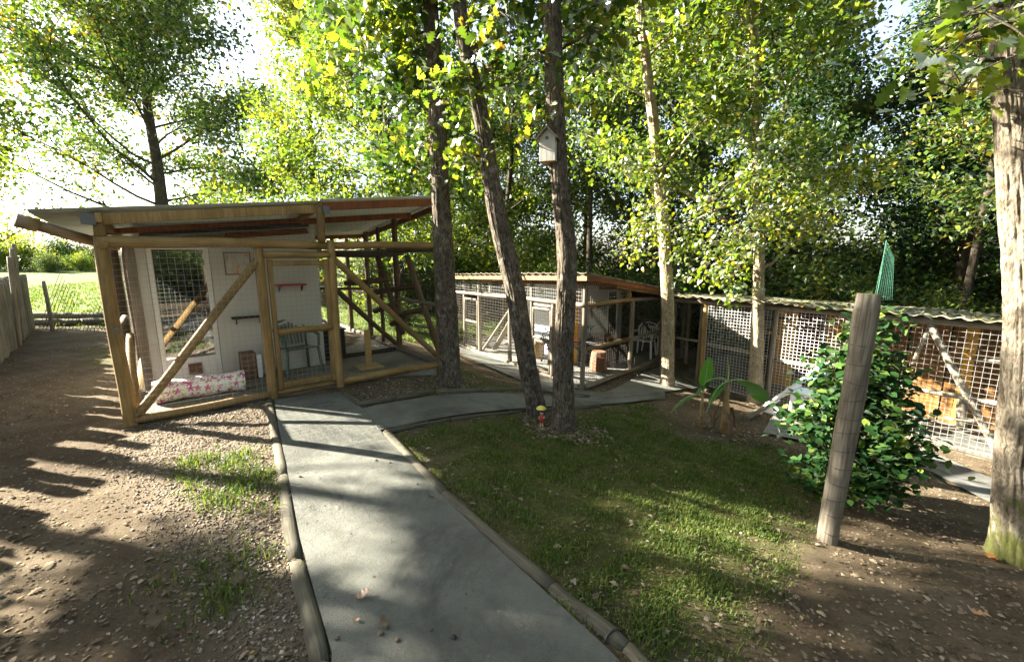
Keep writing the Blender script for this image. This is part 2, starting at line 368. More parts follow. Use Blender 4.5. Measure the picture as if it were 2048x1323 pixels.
# ------------------------------------------------------------------ ground
def poly_px(pts): return np.array([tuple(hit(*p)[:2]) for p in pts])
def inpoly(x, y, P):
    c = np.zeros(x.shape, bool); n = len(P)
    for i in range(n):
        x1, y1 = P[i]; x2, y2 = P[(i + 1) % n]
        cond = (y1 > y) != (y2 > y); xi = (x2 - x1) * (y - y1) / (y2 - y1 + 1e-12) + x1
        c ^= cond & (x < xi)
    return c
def soft(x, y, P, r=.2, k=14):
    g = np.zeros(x.shape)
    for i in range(k):
        a = i * 2.399; q = r * math.sqrt((i + .5) / k); g += inpoly(x + q * math.cos(a), y + q * math.sin(a), P)
    return g / k
LAWN = poly_px([(772, 878), (900, 852), (1030, 832), (1180, 835), (1290, 805), (1330, 860), (1420, 895), (1520, 885), (1630, 925), (1640, 1010), (1570, 1080), (1500, 1170), (1420, 1323), (1240, 1323), (1000, 1110)])
MOSSY = poly_px([(920, 735), (1040, 785), (960, 800), (880, 790), (820, 790), (860, 755)])
TUFTS = [poly_px([(300, 1150), (380, 1110), (480, 1100), (540, 1150), (500, 1200), (420, 1240), (310, 1200)]), poly_px([(360, 930), (470, 900), (550, 960), (520, 1030), (400, 1000)]), poly_px([(190, 690), (260, 690), (250, 790), (200, 740)])]
GRAVEL = poly_px([(530, 800), (565, 940), (655, 1323), (470, 1323), (430, 1150), (330, 1020), (250, 930), (290, 850)])
WALKP = np.array([(-3.4, 9.8), (-20, 11.9), (-300, 60), (-300, 400), (2.5, 400), (2.0, 14.5), (-1.6, 12.6), (-1.9, 10.0)])
def grassmask(x, y):
    n = .16 * np.sin(x * 3.1 + y * 1.7) + .1 * np.sin(y * 6.1 - x * 2.3); xx = x + n; yy = y + n * .7
    g = soft(xx, yy, LAWN, .35)
    g = np.maximum(g, .8 * soft(xx, yy, MOSSY, .25))
    g = np.maximum(g, soft(xx, yy, WALKP, .5))
    for tf in TUFTS: g = np.maximum(g, .8 * soft(xx, yy, tf, .22))
    return g
def ax(lo, hi, a, b, step, far):
    c = np.arange(a, b + 1e-6, step); out = []; q = step; p = b
    while p < hi: q *= 1.18; q = min(q, far); p += q; out.append(p)
    lo_ = []; q = step; p = a
    while p > lo: q *= 1.18; q = min(q, far); p -= q; lo_.append(p)
    return np.array(lo_[::-1] + list(c) + out)
gx = ax(-300, 300, -9, 8, .055, 25); gy = ax(-60, 400, .6, 11, .05, 25)
X, Y = np.meshgrid(gx, gy); Z = gh(X.ravel(), Y.ravel()).reshape(X.shape)
i0 = (np.arange(len(gy) - 1)[:, None] * len(gx) + np.arange(len(gx) - 1)[None]).ravel()
me = npmesh('ground', np.stack([X.ravel(), Y.ravel(), Z.ravel()], 1), np.stack([i0, i0 + 1, i0 + 1 + len(gx), i0 + len(gx)], 1))
ca = me.color_attributes.new('cover', 'FLOAT_COLOR', 'POINT')
gm = grassmask(X.ravel(), Y.ravel()); gv = soft(X.ravel(), Y.ravel(), GRAVEL, .25)
ca.data.foreach_set('color', np.stack([gm, gv, soft(X.ravel(), Y.ravel(), WALKP, .6), gm * 0 + 1], 1).astype(np.float32).ravel())
me.polygons.foreach_set('use_smooth', [True] * len(me.polygons))
def m_ground():
    m, t, b, N, L = nodes('ground_earth'); a = N('ShaderNodeAttribute'); a.attribute_name = 'cover'; sp = N('ShaderNodeSeparateColor'); L(a.outputs['Color'], sp.inputs[0])
    dirt = ramp(t, tex(t, 1.6, 12, rough=.7), [(.3, (.065, .045, .029)), (.5, (.105, .079, .048)), (.72, (.165, .13, .085))])
    speck = ramp(t, tex(t, 70, 5, rough=.7), [(.56, (0, 0, 0)), (.66, (1, 1, 1))])
    dirt = mixc(t, mixc(t, .5, (0, 0, 0), speck), dirt, (.20, .155, .11))
    gr = ramp(t, tex(t, 11, 14, rough=.85), [(.36, (.045, .034, .017)), (.46, (.085, .072, .028)), (.53, (.075, .088, .024)), (.66, (.12, .14, .04))])
    st = ramp(t, tex(t, 55, 8, rough=.8), [(.3, (.09, .068, .045)), (.7, (.24, .195, .14))])
    gf = N('ShaderNodeMath'); gf.operation = 'MULTIPLY_ADD'; gf.inputs[1].default_value = 1.3; nn = tex(t, 3.5, 10, rough=.7)
    ns = N('ShaderNodeMath'); ns.operation = 'MULTIPLY_ADD'; ns.inputs[1].default_value = 1.4; ns.inputs[2].default_value = -.95; L(nn, ns.inputs[0])
    L(sp.outputs[0], gf.inputs[0]); L(ns.outputs[0], gf.inputs[2]); gf.use_clamp = True
    c = mixc(t, sp.outputs[1], dirt, st); c = mixc(t, gf.outputs[0], c, gr); c = mixc(t, sp.outputs[2], c, ramp(t, tex(t, 2, 10, rough=.7), [(.3, (.06, .08, .02)), (.5, (.095, .13, .03)), (.7, (.14, .17, .05))]))
    L(c, b.inputs['Base Color']); b.inputs['Roughness'].default_value = .95; b.inputs['Specular IOR Level'].default_value = .1
    bump(t, tex(t, 40, 12, rough=.8), b, .9, .03); return m
M['ground'] = m_ground()
tag(link('ground', me, M['ground']), kind='structure')

# ------------------------------------------------------------------ paths
def interp(pts, n):
    P = np.array(pts, float); d = np.r_[0, np.cumsum(np.linalg.norm(np.diff(P, axis=0), axis=1))]
    # catmull-like smoothing through dense linear + moving average
    s = np.linspace(0, d[-1], n); Q = np.stack([np.interp(s, d, P[:, k]) for k in range(P.shape[1])], 1)
    return Q
def path_between(name, Lp, Rp, mat, n=60, k=16, lift=.022, thick=.06):
    A = interp(Lp, n); B = interp(Rp, n); V = []; F = []
    for i in range(n):
        for j in range(k + 1):
            p = A[i] + (B[i] - A[i]) * j / k; V.append((p[0], p[1]))
    V = np.array(V); z = hgt(V[:, 0], V[:, 1]) + lift
    for i in range(n - 1):
        for j in range(k): q = i * (k + 1) + j; F.append((q, q + 1, q + k + 2, q + k + 1))
    me = npmesh(name, np.c_[V, z], np.array(F)); me.polygons.foreach_set('use_smooth', [True] * len(me.polygons))
    o = link(name, me, mat); return tag(o, kind='structure')
def H(*pp): return [tuple(hit(*p)[:2]) for p in pp]
kL = H((549, 802), (556, 850), (575, 945), (600, 1080), (632, 1200), (668, 1323)); kL.append((kL[-1][0] + .12, .6)); kL.append((kL[-1][0] + .1, -1.0))
kR = H((690, 786), (722, 818), (768, 872), (873, 985), (1010, 1115), (1130, 1225), (1235, 1323)); kR.append((1.05, .6)); kR.append((1.7, -1.0))
path_between('path', kL, kR, M['path'], 90, 22)
bT = H((716, 822), (760, 812), (870, 795), (1000, 788), (1110, 795), (1180, 797), (1330, 770)); bB = H((760, 864), (800, 856), (900, 836), (1030, 821), (1110, 815), (1200, 811), (1330, 800))
path_between('branch_path', bT, bB, M['path'], 60, 10, .026)
c1 = H((905, 692), (925, 712), (1000, 745), (1060, 770), (1110, 789), (1150, 797)); c2 = [(-1.5, 11.45), (-1.2, 11.05), (-.05, 9.5), (.65, 8.45), (1.15, 7.7), (1.62, 7.35)]
path_between('pen_path', c1, c2, M['path'], 50, 10, .030)
d1 = H((1180, 788), (1215, 786), (1320, 735), (1345, 728)); d2 = H((1180, 800), (1290, 792), (1400, 778), (1420, 775))
path_between('side_path', d1, d2, M['slab_grey'], 30, 10, .034)
e1 = H((1560, 810), (1640, 830), (1860, 905), (2040, 985)); e2 = H((1525, 868), (1650, 893), (1860, 945), (2040, 1040))
path_between('shed_path', e1, e2, M['slab_grey'], 30, 10, .03)

# ------------------------------------------------------------------ edging logs
def edging(pts, r, label, mat='log', lift=.35, group='logs edging the paths', bow=0):
    pts = [Vector((p[0], p[1], h1(p[0], p[1]) + r * lift)) for p in pts]
    o = log('edging_log', pts[0], pts[1], r, M[mat], n=14, bow=bow); return tag(o, label, 'log', group)
def off(p, d): return (p[0] + d[0], p[1] + d[1])
lk = H((541, 800), (569, 955), (598, 1125), (650, 1330)); lk = [off(p, (-.015, 0)) for p in lk] + [(-.62, .75), (-.52, -.5)]
for (a, b, lb) in ((0, 1, 'log edging the left side of the main path, nearest the cage door'), (1, 2, 'middle grey log edging the left side of the main path beside the gravel'),
                   (2, 3, 'foreground grey log edging the left side of the main path'), (3, 4, 'log edging the left side of the main path at the bottom of the picture')):
    edging([lk[a], lk[b]], .05, lb, lift=-.3)
edging([lk[4], lk[5]], .047, 'log edging the left side of the main path, beyond the bottom of the picture')
rk = H((766, 866), (880, 992), (1095, 1180), (1240, 1300)); rk = [off(p, (.03, .01)) for p in rk] + [(1.2, .5)]
for (a, b, lb) in ((0, 1, 'far pale log edging the right side of the main path with moss at its tip'), (1, 2, 'long middle log edging the right side of the main path by the lawn'),
                   (2, 3, 'foreground log edging the right side of the main path, bound with dark wire'), (3, 4, 'log edging the right side of the main path at the bottom edge')):
    o = edging([rk[a], rk[b]], .054, lb, lift=-.25)
wi = (Vector((*rk[3], 0)) - Vector((*rk[2], 0))).normalized(); wc = Vector((*rk[3], h1(*rk[3]) - .012)) - wi * .07
m_ = MB(); sdv = Vector((-wi.y, wi.x, 0))
for k in range(1): m_.tube([wc + (sdv * math.cos(a) + Vector((0, 0, 1)) * math.sin(a)) * .058 + wi * .01 * math.sin(a * 2) for a in [math.pi * i / 10 - .3 for i in range(12)]], .006, 6)
tag(m_.build('binding_wire', M['black_wire']), 'dark wire looped over the foreground edging log', 'wire')
bt = H((712, 812), (790, 800), (870, 786), (960, 784), (1045, 781), (1100, 786)); bt2 = H((1120, 789), (1195, 794))
for i in range(5): edging([bt[i], bt[i + 1]], .045, ['short log edging the side path beside the cage gravel, with a sunlit sawn end', 'second log edging the side path below the leafy gravel', 'third dark log edging the side path, left of the leaning twin trunk', 'fourth dark log edging the side path, behind the mossy tree foot', 'dark log edging the side path right behind the twin trunks'][i])
edging(bt2, .035, 'thin dark log lying on the side path right of the twin trunks')
bb = H((770, 866), (900, 841), (1050, 824), (1200, 813), (1300, 797))
for i in range(3): edging([bb[i], bb[i + 1]], .03, ['low dark log between the side path and the lawn, left end', 'low dark log between the side path and the lawn, by the twin trunks', 'low dark log between the side path and the lawn, right of the twin trunks'][i])
ee = H((690, 790), (722, 812)); edging(ee, .045, 'short log from the cage corner to the side path with a sunlit end')
for a, b, lb in (((1490, 842), (1548, 808), 'thin pale log lying on the dirt beside the shed step'), ((1350, 748), (1415, 785), 'log sill lying in front of the far open cage'),
                 ((55, 652), (170, 650), 'left sleeper log lying across the end of the dirt track'), ((165, 650), (285, 648), 'right sleeper log lying across the end of the dirt track'),
                 ((60, 641), (285, 640), 'upper sleeper log across the end of the dirt track in front of the meadow')):
    P = H(a, b); r = .09 if 'sleeper' in lb else .05; edging(P, r, lb, lift=.9 if 'sleeper' not in lb else (1.0 if 'upper' not in lb else 1.6), group='loose logs on the ground')
#END_PART_1
# ------------------------------------------------------------------ frames of reference for the pens
class Frame:
    def __init__(s, o, u, v=None):
        s.o = Vector(o); s.u = Vector((*u, 0)).normalized(); s.v = Vector((-s.u.y, s.u.x, 0)) if v is None else Vector((*v, 0)).normalized()
    def __call__(s, u, v, z): return s.o + s.u * u + s.v * v + Vector((0, 0, z))
    def box(s, mb, u, v, z): return mb.frame_box(s.o, s.u, s.v, (0, 0, 1), u, v, z)
def boxpart(fr, name, u, v, z, mat, parent, bevel=.004, label=None):
    o = fr.box(MB(), u, v, z).build(name, mat, parent, bevel=bevel)
    if label: o['label'] = label
    return o
def wires(fr, parent, p0, p1, z0, z1, cell=.06, mat='zinc', w_=.0020, sag=0, name='wire_mesh'):
    """welded mesh in a vertical plane from local (u,v) p0 to p1; z0/z1 = heights at both ends (pair or number)"""
    z0 = z0 if hasattr(z0, '__len__') else (z0, z0); z1 = z1 if hasattr(z1, '__len__') else (z1, z1)
    mb = MB(); a = Vector(p0); b = Vector(p1); L_ = (b - a).length; n = max(1, int(round(L_ / cell)))
    nv = fr(*((b - a).normalized().yx * Vector((1, -1))), 0) - fr.o
    for i in range(n + 1):
        s = i / n; q = a + (b - a) * s
        mb.bar(fr(q.x, q.y, z0[0] + (z0[1] - z0[0]) * s), fr(q.x, q.y, z1[0] + (z1[1] - z1[0]) * s), w_, w_, nv)
    zz = math.ceil(min(z0) / cell) * cell; top = max(z1)
    while zz < top:
        s0, s1 = 0, 1
        if z1[0] != z1[1]:
            sx = (zz - z1[0]) / (z1[1] - z1[0])
            if zz > min(z1):
                if z1[1] > z1[0]: s0 = max(0, sx)
                else: s1 = min(1, sx)
        if s1 - s0 > .01:
            qa = a + (b - a) * s0; qb = a + (b - a) * s1
            mb.bar(fr(qa.x, qa.y, zz), fr(qb.x, qb.y, zz), w_, w_)
        zz += cell
    return mb.build(name, M[mat], parent)
def corr_sheet(name, c00, c10, c01, c11, mat, parent, pitch=.076, amp=.009, rib_along='u', thick=.004, n_seg=6, label=None, box=False):
    """corrugated sheet over four corners (u then v); ribs run along u or v"""
    c = [Vector(x) for x in (c00, c10, c01, c11)]
    W_ = (c[2] - c[0]).length if rib_along == 'u' else (c[1] - c[0]).length
    k = max(4, int(W_ / pitch) * 6); nrm_ = (c[1] - c[0]).cross(c[2] - c[0]).normalized();
    if nrm_.z < 0: nrm_ = -nrm_
    V = []; F = []
    for layer in (0, 1):
        for i in range(k + 1):
            s = i / k; ph = s * W_ / pitch * 2 * math.pi
            h = amp * (math.cos(ph) if not box else (1 if math.cos(ph) > .55 else -1))
            for j in range(n_seg + 1):
                q = j / n_seg; (uu, vv) = (q, s) if rib_along == 'u' else (s, q)
                p = (c[0] * (1 - uu) + c[1] * uu) * (1 - vv) + (c[2] * (1 - uu) + c[3] * uu) * vv
                V.append(p + nrm_ * (h + layer * thick))
    m = n_seg + 1; N_ = (k + 1) * m
    for i in range(k):
        for j in range(n_seg):
            a = i * m + j; F.append((a, a + m, a + m + 1, a + 1)); F.append((N_ + a, N_ + a + 1, N_ + a + m + 1, N_ + a + m))
    for j in range(n_seg):
        a = j; F.append((a, a + 1, N_ + a + 1, N_ + a)); a = k * m + j; F.append((a + 1, a, N_ + a, N_ + a + 1))
    for i in range(k):
        a = i * m; F.append((a + m, a, N_ + a, N_ + a + m)); a = i * m + n_seg; F.append((a, a + m, N_ + a + m, N_ + a))
    mb = MB(); mb.v = [tuple(x) for x in V]; mb.f = F
    o = mb.build(name, mat, parent, smooth=not box)
    if label: o['label'] = label
    return o

# ================================================================== CAT PEN 1 (near left)
F1 = Frame((-4.03, 4.25, 0), (.775, .632))
pen = thing('cat_pen', F1(1.9, 1.8, 0), 'nearest outdoor cat pen on the left, yellow pine poles, wire mesh, sloping sheet roof', 'cat pen')
def P1(name, a, b, r, mat='pine', **k): return log(name, F1(*a), F1(*b), r, M[mat], pen, **k)
boxpart(F1, 'floor_slab', (.04, 3.72), (.02, 5.3), (-.12, .035), M['slab'], pen, .01)
for u_, v_, z_, r in ((0, 0, 1.96, .062), (1.34, 0, 1.90, .058), (2.16, 0, 1.96, .055), (3.72, 0, 2.5, .055), (0, 1.28, 1.86, .055), (0, 3.6, 1.9, .055), (3.72, 1.5, 2.45, .055), (3.72, 2.9, 2.25, .05), (3.72, 4.1, 2.2, .05), (3.72, 5.3, 2.1, .05), (2.6, 5.3, 2.05, .05), (1.4, 5.3, 2.05, .045)):
    P1('post', (u_, v_, -.25), (u_, v_, z_), r, mat='pine' if v_ < 1 else 'pine_shade')
P1('top_beam', (-.02, -.03, 1.90), (1.98, -.03, 1.90), .058); P1('top_beam', (1.90, .06, 1.89), (4.05, .02, 1.93), .05)
P1('top_beam', (2.0, .04, 1.79), (3.8, 1.4, 1.80), .035, mat='dark_wood')
for k_ in range(5): boxpart(F1, 'shelf_board', (2.45, 3.66), (1.5 + k_ * .17, 1.64 + k_ * .17), (1.815, 1.84), M['pine_shade'], pen)
P1('top_beam', (2.35, 1.5, 1.78), (3.72, 1.5, 1.78), .04, mat='pine_shade'); P1('top_beam', (2.35, 2.9, 1.80), (3.72, 2.9, 1.80), .035, mat='pine_shade'); P1('post', (3.05, 2.9, 0), (3.05, 2.9, 2.1), .04, mat='pine_shade'); P1('post', (2.45, 2.9, 0), (2.45, 2.9, 2.05), .035, mat='pine_shade'); P1('middle_rail', (2.4, 2.92, 1.15), (3.7, 2.92, 1.1), .03, mat='pine_shade'); P1('post', (3.70, 2.2, -.1), (3.70, 2.2, 2.3), .04, mat='pine_shade'); P1('top_beam', (3.72, -.1, 1.86), (3.72, 5.4, 1.86), .045, mat='pine_shade'); P1('top_beam', (1.4, 5.3, 1.84), (3.75, 5.3, 1.84), .045)
P1('top_beam', (.02, -.1, 1.87), (.02, 1.6, 1.87), .05); P1('top_beam', (2.3, 2.0, 1.82), (3.8, 2.0, 1.82), .04, mat='pine_grey')
for (u_, zt) in ((.01, 2.13), (2.06, 2.36)): P1('upper_post', (u_, -.02, 1.93), (u_, -.02, zt), .05)
P1('upper_post', (3.72, -.02, 2.4), (3.72, -.02, 2.56), .05)
P1('brace', (.06, -.02, .08), (1.31, -.02, 1.70), .048, bow=.02)
P1('brace', (.04, .10, .06), (.04, 1.2, .8), .045); P1('side_rail', (.02, -.08, 1.02), (.02, 1.3, 1.02), .035, mat='pine_grey')
P1('brace', (2.2, .02, 1.72), (3.66, .02, .22), .045); P1('brace', (2.5, 1.5, 1.35), (3.66, 1.5, .15), .045, mat='pine_shade')
P1('bottom_sill', (.04, -.02, .05), (1.30, -.02, .07), .048); P1('bottom_sill', (1.38, .02, .06), (2.12, .02, .06), .04); P1('bottom_sill', (2.2, .01, .07), (3.7, .01, .07), .055)
P1('bottom_sill', (3.72, .05, .07), (3.72, 2.6, .07), .06, mat='pine_grey'); P1('bottom_sill', (3.74, 2.75, .07), (3.74, 5.3, .07), .05, mat='pine_grey'); P1('bottom_sill', (2.35, 1.52, .06), (3.64, 1.52, .06), .045, mat='dark_wood')
P1('bottom_sill', (1.4, 5.3, .07), (3.7, 5.3, .07), .05, mat='pine_grey'); P1('bottom_sill', (.02, .1, .05), (.02, 3.5, .05), .045)
P1('header', (1.38, -.02, 1.775), (2.14, -.02, 1.775), .045); P1('middle_rail', (3.72, .06, 1.0), (3.72, 1.45, 1.0), .032, mat='pine_grey')
for vv in (2.2, 3.4, 4.6): P1('middle_rail', (3.74, vv - .6, 1.0), (3.74, vv + .55, 1.0), .03, mat='pine_grey')
P1('middle_rail', (1.45, 5.3, 1.0), (3.7, 5.3, 1.0), .03, mat='pine_grey')
# door
dr = boxpart(F1, 'door', (1.415, 1.47), (-.03, .025), (.10, 1.72), M['pine'], pen, .012)
for u0, u1, z0, z1 in ((2.06, 2.115, .10, 1.72), (1.47, 2.06, 1.64, 1.70), (1.47, 2.06, .12, .19), (1.47, 2.06, .80, .86)):
    F1.box(MB(), (u0, u1), (-.028, .023), (z0, z1)).build('door_rail', M['pine'], dr, bevel=.012)
log('door_rail', F1(1.46, -.04, .84), F1(2.10, -.04, .84), .042, M['pine'], dr)
mb = MB(); mb.bar(F1(1.44, -.07, .92), F1(1.62, -.07, .93), .02, .012); mb.bar(F1(1.46, -.03, .92), F1(1.46, -.08, .92), .014); mb.build('door_latch', M['bracket'], dr, bevel=.003)
wires(F1, dr, (1.47, .03), (2.06, .03), .12, 1.70, .06, w_=.0022)
# roof
rf = corr_sheet('roof', F1(-.44, -.06, 2.15), F1(2.1, -.06, 2.425), F1(-.44, 3.7, 2.0), F1(2.1, 3.7, 2.12), M['roof_green'], pen, .09, .015)
corr_sheet('roof', F1(2.06, -.06, 2.44), F1(4.02, -.06, 2.665), F1(2.06, 3.9, 2.125), F1(4.05, 3.9, 2.24), M['roof_green'], pen, .09, .014, label='right part of the roof, ribbed sheet that lets light through')
def beam1(name, a, b, w_, h_, mat='pine', par=None, bev=.006): return MB().bar(F1(*a), F1(*b), w_, h_).build(name, M[mat], par or pen, bevel=bev)
beam1('rafter', (-.02, -.02, 2.10), (2.05, -.02, 2.345), .045, .10); beam1('rafter', (2.08, -.02, 2.37), (3.98, -.02, 2.58), .045, .10, 'redwood')
beam1('rafter', (2.1, 1.2, 2.26), (3.9, 1.2, 2.46), .045, .09, 'redwood'); beam1('rafter', (2.1, 3.7, 2.09), (4.0, 3.7, 2.20), .045, .08, 'redwood')
beam1('purlin', (3.98, -.05, 2.58), (4.0, 3.85, 2.18), .05, .09, 'redwood'); beam1('purlin', (2.06, -.05, 2.38), (2.06, 3.85, 2.09), .05, .09); beam1('purlin', (.02, -.1, 2.12), (.02, 3.6, 1.97), .05, .09)
beam1('purlin', (-.1, 1.2, 2.03), (2.1, 1.2, 2.28), .045, .07, 'redwood')
boxpart(F1, 'joist_bracket', (-.11, .0), (-.09, -.055), (2.05, 2.15), M['bracket'], pen, .004); boxpart(F1, 'joist_bracket', (2.08, 2.16), (-.09, -.055), (2.29, 2.38), M['bracket'], pen, .004)
MB().tube([F1(-.06, .25, 1.90), F1(-.20, .12, 1.95), F1(-.42, -.02, 2.04)], .05, 14).build('gutter_pipe', M['gutter'], pen, smooth=True)
MB().tube([F1(-.40, -.01, 2.03), F1(-.52, -.06, 2.07)], .062, 14).build('gutter_pipe', M['gutter'], pen, smooth=True)
# mesh
wires(F1, pen, (.06, -.075), (1.29, -.075), .02, 1.88, .06); wires(F1, pen, (2.2, -.06), (3.68, -.06), .1, 1.9, .06, 'darkwire', w_=.0014)
wires(F1, pen, (0, -.07), (2.02, -.07), 1.92, (2.10, 2.34), .06, 'darkwire', .0018); wires(F1, pen, (-.05, .06), (-.05, 1.26), .02, 1.86, .06); wires(F1, pen, (-.05, 1.34), (-.05, 3.6), .02, 1.86, .06)
wires(F1, pen, (3.78, .08), (3.78, 5.2), .1, 1.85, .06, 'darkwire', .0015); wires(F1, pen, (1.45, 5.36), (3.68, 5.36), .1, 1.85, .06, 'darkwire', .0015)
wires(F1, pen, (2.12, -.07), (3.7, -.07), 1.95, (2.36, 2.52), .06, 'darkwire', w_=.0013)

# cabin inside pen 1
cab = thing('cabin', F1(1.25, 2.2, 0), 'white panelled cat cabin with a tall glass door inside the nearest pen', 'cabin')
def zroof(u, v): # underside height of the roof
    return 2.15 + (u + .44) * .112 - v * (.04 + .035 * max(0, u) / 4) - .06
mb = MB()
def wallpanel(u0, u1, v0, v1, z0=0.035, inset=0):
    pts = [(u0, v0), (u1, v0), (u1, v1), (u0, v1)]; V = [F1(a, b, z0) for a, b in pts] + [F1(a, b, zroof(a, b) - inset) for a, b in pts]
    return V, [(0, 3, 2, 1), (4, 5, 6, 7), (0, 1, 5, 4), (1, 2, 6, 5), (2, 3, 7, 6), (3, 0, 4, 7)]
def wall(name, u0, u1, v0, v1, mat, par, z0=.035, inset=0):
    return MB().add(*wallpanel(u0, u1, v0, v1, z0, inset)).build(name, M[mat], par, bevel=.003)
def lowwall(name, u0, u1, v0, v1, z0, z1, mat, par): return boxpart(F1, name, (u0, u1), (v0, v1), (z0, z1), M[mat], par, .003)
ZV = 2.02
wall('wall', 2.29, 2.33, 1.325, 3.6, 'panel', cab); wall('wall', .20, .24, 1.325, 3.6, 'panel', cab); wall('wall', .20, 2.33, 3.602, 3.64, 'panel', cab)
lowwall('wall_panel', .20, .297, 1.28, 1.322, .035, 1.98, 'panel', cab)
for a, b in ((.953, 1.52), (1.523, 2.33)): lowwall('wall_panel', a, b, 1.28, 1.322, .035, 1.98, 'panel', cab)
lowwall('wall_panel', .30, .95, 1.28, 1.322, 1.90, 1.98, 'panel', cab)
wall('wall_panel', .20, 2.33, 1.30, 1.322, 'panel', cab, 1.983, .0)
lowwall('corner_post', .10, .196, 1.25, 1.33, .03, 1.88, 'pine_grey', cab)
# sloping dark vent slot and the red plank under it
def slope_bar(name, u0, u1, v_, z_off, h_, w_, mat, par): return MB().bar(F1(u0, v_, zroof(u0, v_) - z_off), F1(u1, v_, zroof(u1, v_) - z_off), w_, h_).build(name, M[mat], par, bevel=.003)
slope_bar('vent_slot', .26, 2.24, 1.27, .085, .055, .05, 'black', cab)
slope_bar('trim_board', .3, 1.15, 1.25, .165, .04, .05, 'pine', cab); slope_bar('trim_board', 1.16, 2.2, 1.24, .165, .055, .04, 'redwood', cab); slope_bar('trim_board', .9, 2.22, 1.26, .20, .03, .05, 'redwood', cab)
# door of the cabin
def framed_door(fr, par, u0, u1, v_, z0, z1, g0, fm='white_frame', flap=True, fw=.055, mid=None):
    d = boxpart(fr, 'door', (u0, u0 + fw), (v_ - .012, v_ + .03), (z0, z1), M[fm], par, .004)
    for a, b, c, e in ((u1 - fw, u1, z0, z1), (u0 + fw, u1 - fw, z1 - fw, z1), (u0 + fw, u1 - fw, z0, g0)):
        fr.box(MB(), (a, b), (v_ - .011, v_ + .029), (c, e)).build('door_frame', M[fm], d, bevel=.004)
    fr.box(MB(), (u0 + fw, u1 - fw), (v_ + .008, v_ + .014), (g0, z1 - fw)).build('pane', M['glass'], d)
    fr.box(MB(), (u1 - fw * .65, u1 - fw * .4), (v_ - .05, v_ - .012), ((z0 + z1) / 2 - .06, (z0 + z1) / 2 + .06)).build('handle', M['bracket'], d, bevel=.004)
    if flap:
        c = (u0 + u1) / 2 + .02; z = z0 + (g0 - z0) * .55
        mb = MB(); s = .075
        for a, b, c0, c1 in ((c - s, c + s, z + s - .02, z + s), (c - s, c + s, z - s, z - s + .02), (c - s, c - s + .02, z - s + .02, z + s - .02), (c + s - .02, c + s, z - s + .02, z + s - .02)):
            fr.box(mb, (a, b), (v_ - .035, v_ - .0125), (c0, c1))
        fr.box(mb, (c - s + .021, c + s - .021), (v_ - .018, v_ - .013), (z - s + .021, z + s - .021)); mb.build('cat_flap', M['wicker'], d, bevel=.002)
    return d
framed_door(F1, cab, .302, .948, 1.275, .06, 1.895, .40)
# things in pen 1
def shelf(fr, u0, u1, v_, z_, mat, label, depth=.13):
    t = thing('wall_shelf', fr((u0 + u1) / 2, v_, z_), label, 'shelf'); fr.box(MB(), (u0, u1), (v_ - depth, v_), (z_ - .012, z_ + .012)).build('board', M[mat], t, bevel=.003)
    for a in (u0 + .05, u1 - .06):
        mb = MB(); fr.box(mb, (a, a + .014), (v_ - .012, v_), (z_ - .10, z_ - .0125)); fr.box(mb, (a, a + .014), (v_ - depth * .8, v_ - .0125), (z_ - .022, z_ - .0125)); mb.bar(fr(a + .007, v_ - .01, z_ - .095), fr(a + .007, v_ - depth * .7, z_ - .024), .01); mb.build('bracket', M['dark_wood'], t)
shelf(F1, 1.70, 2.12, 1.275, 1.335, 'red', 'red wall shelf on the cabin wall above the green chair')
shelf(F1, 1.12, 1.52, 1.275, .90, 'dark_wood', 'dark brown wall shelf low on the cabin wall beside the cage brace')
pic = thing('picture', F1(1.27, 1.27, 1.66), 'small framed picture with orange and grey daubs on the cabin wall', 'picture')
mb = MB()
for a, b, c, e in ((1.11, 1.43, 1.80, 1.815), (1.11, 1.43, 1.50, 1.515), (1.11, 1.122, 1.515, 1.80), (1.418, 1.43, 1.515, 1.80)): F1.box(mb, (a, b), (1.255, 1.276), (c, e))
mb.build('frame', M['wicker'], pic)
def m_picture():
    m, t, b, N, L = nodes('picture_print'); c = ramp(t, tex(t, 9, 5, (1, 1, .7), dist=1), [(.36, (.30, .27, .25)), (.5, (.45, .43, .38)), (.58, (.50, .30, .16)), (.68, (.42, .13, .05)), (.8, (.48, .44, .34))]); L(c, b.inputs['Base Color']); b.inputs['Roughness'].default_value = .6; return m
F1.box(MB(), (1.123, 1.417), (1.262, 1.270), (1.516, 1.799)).build('print', m_picture(), pic)

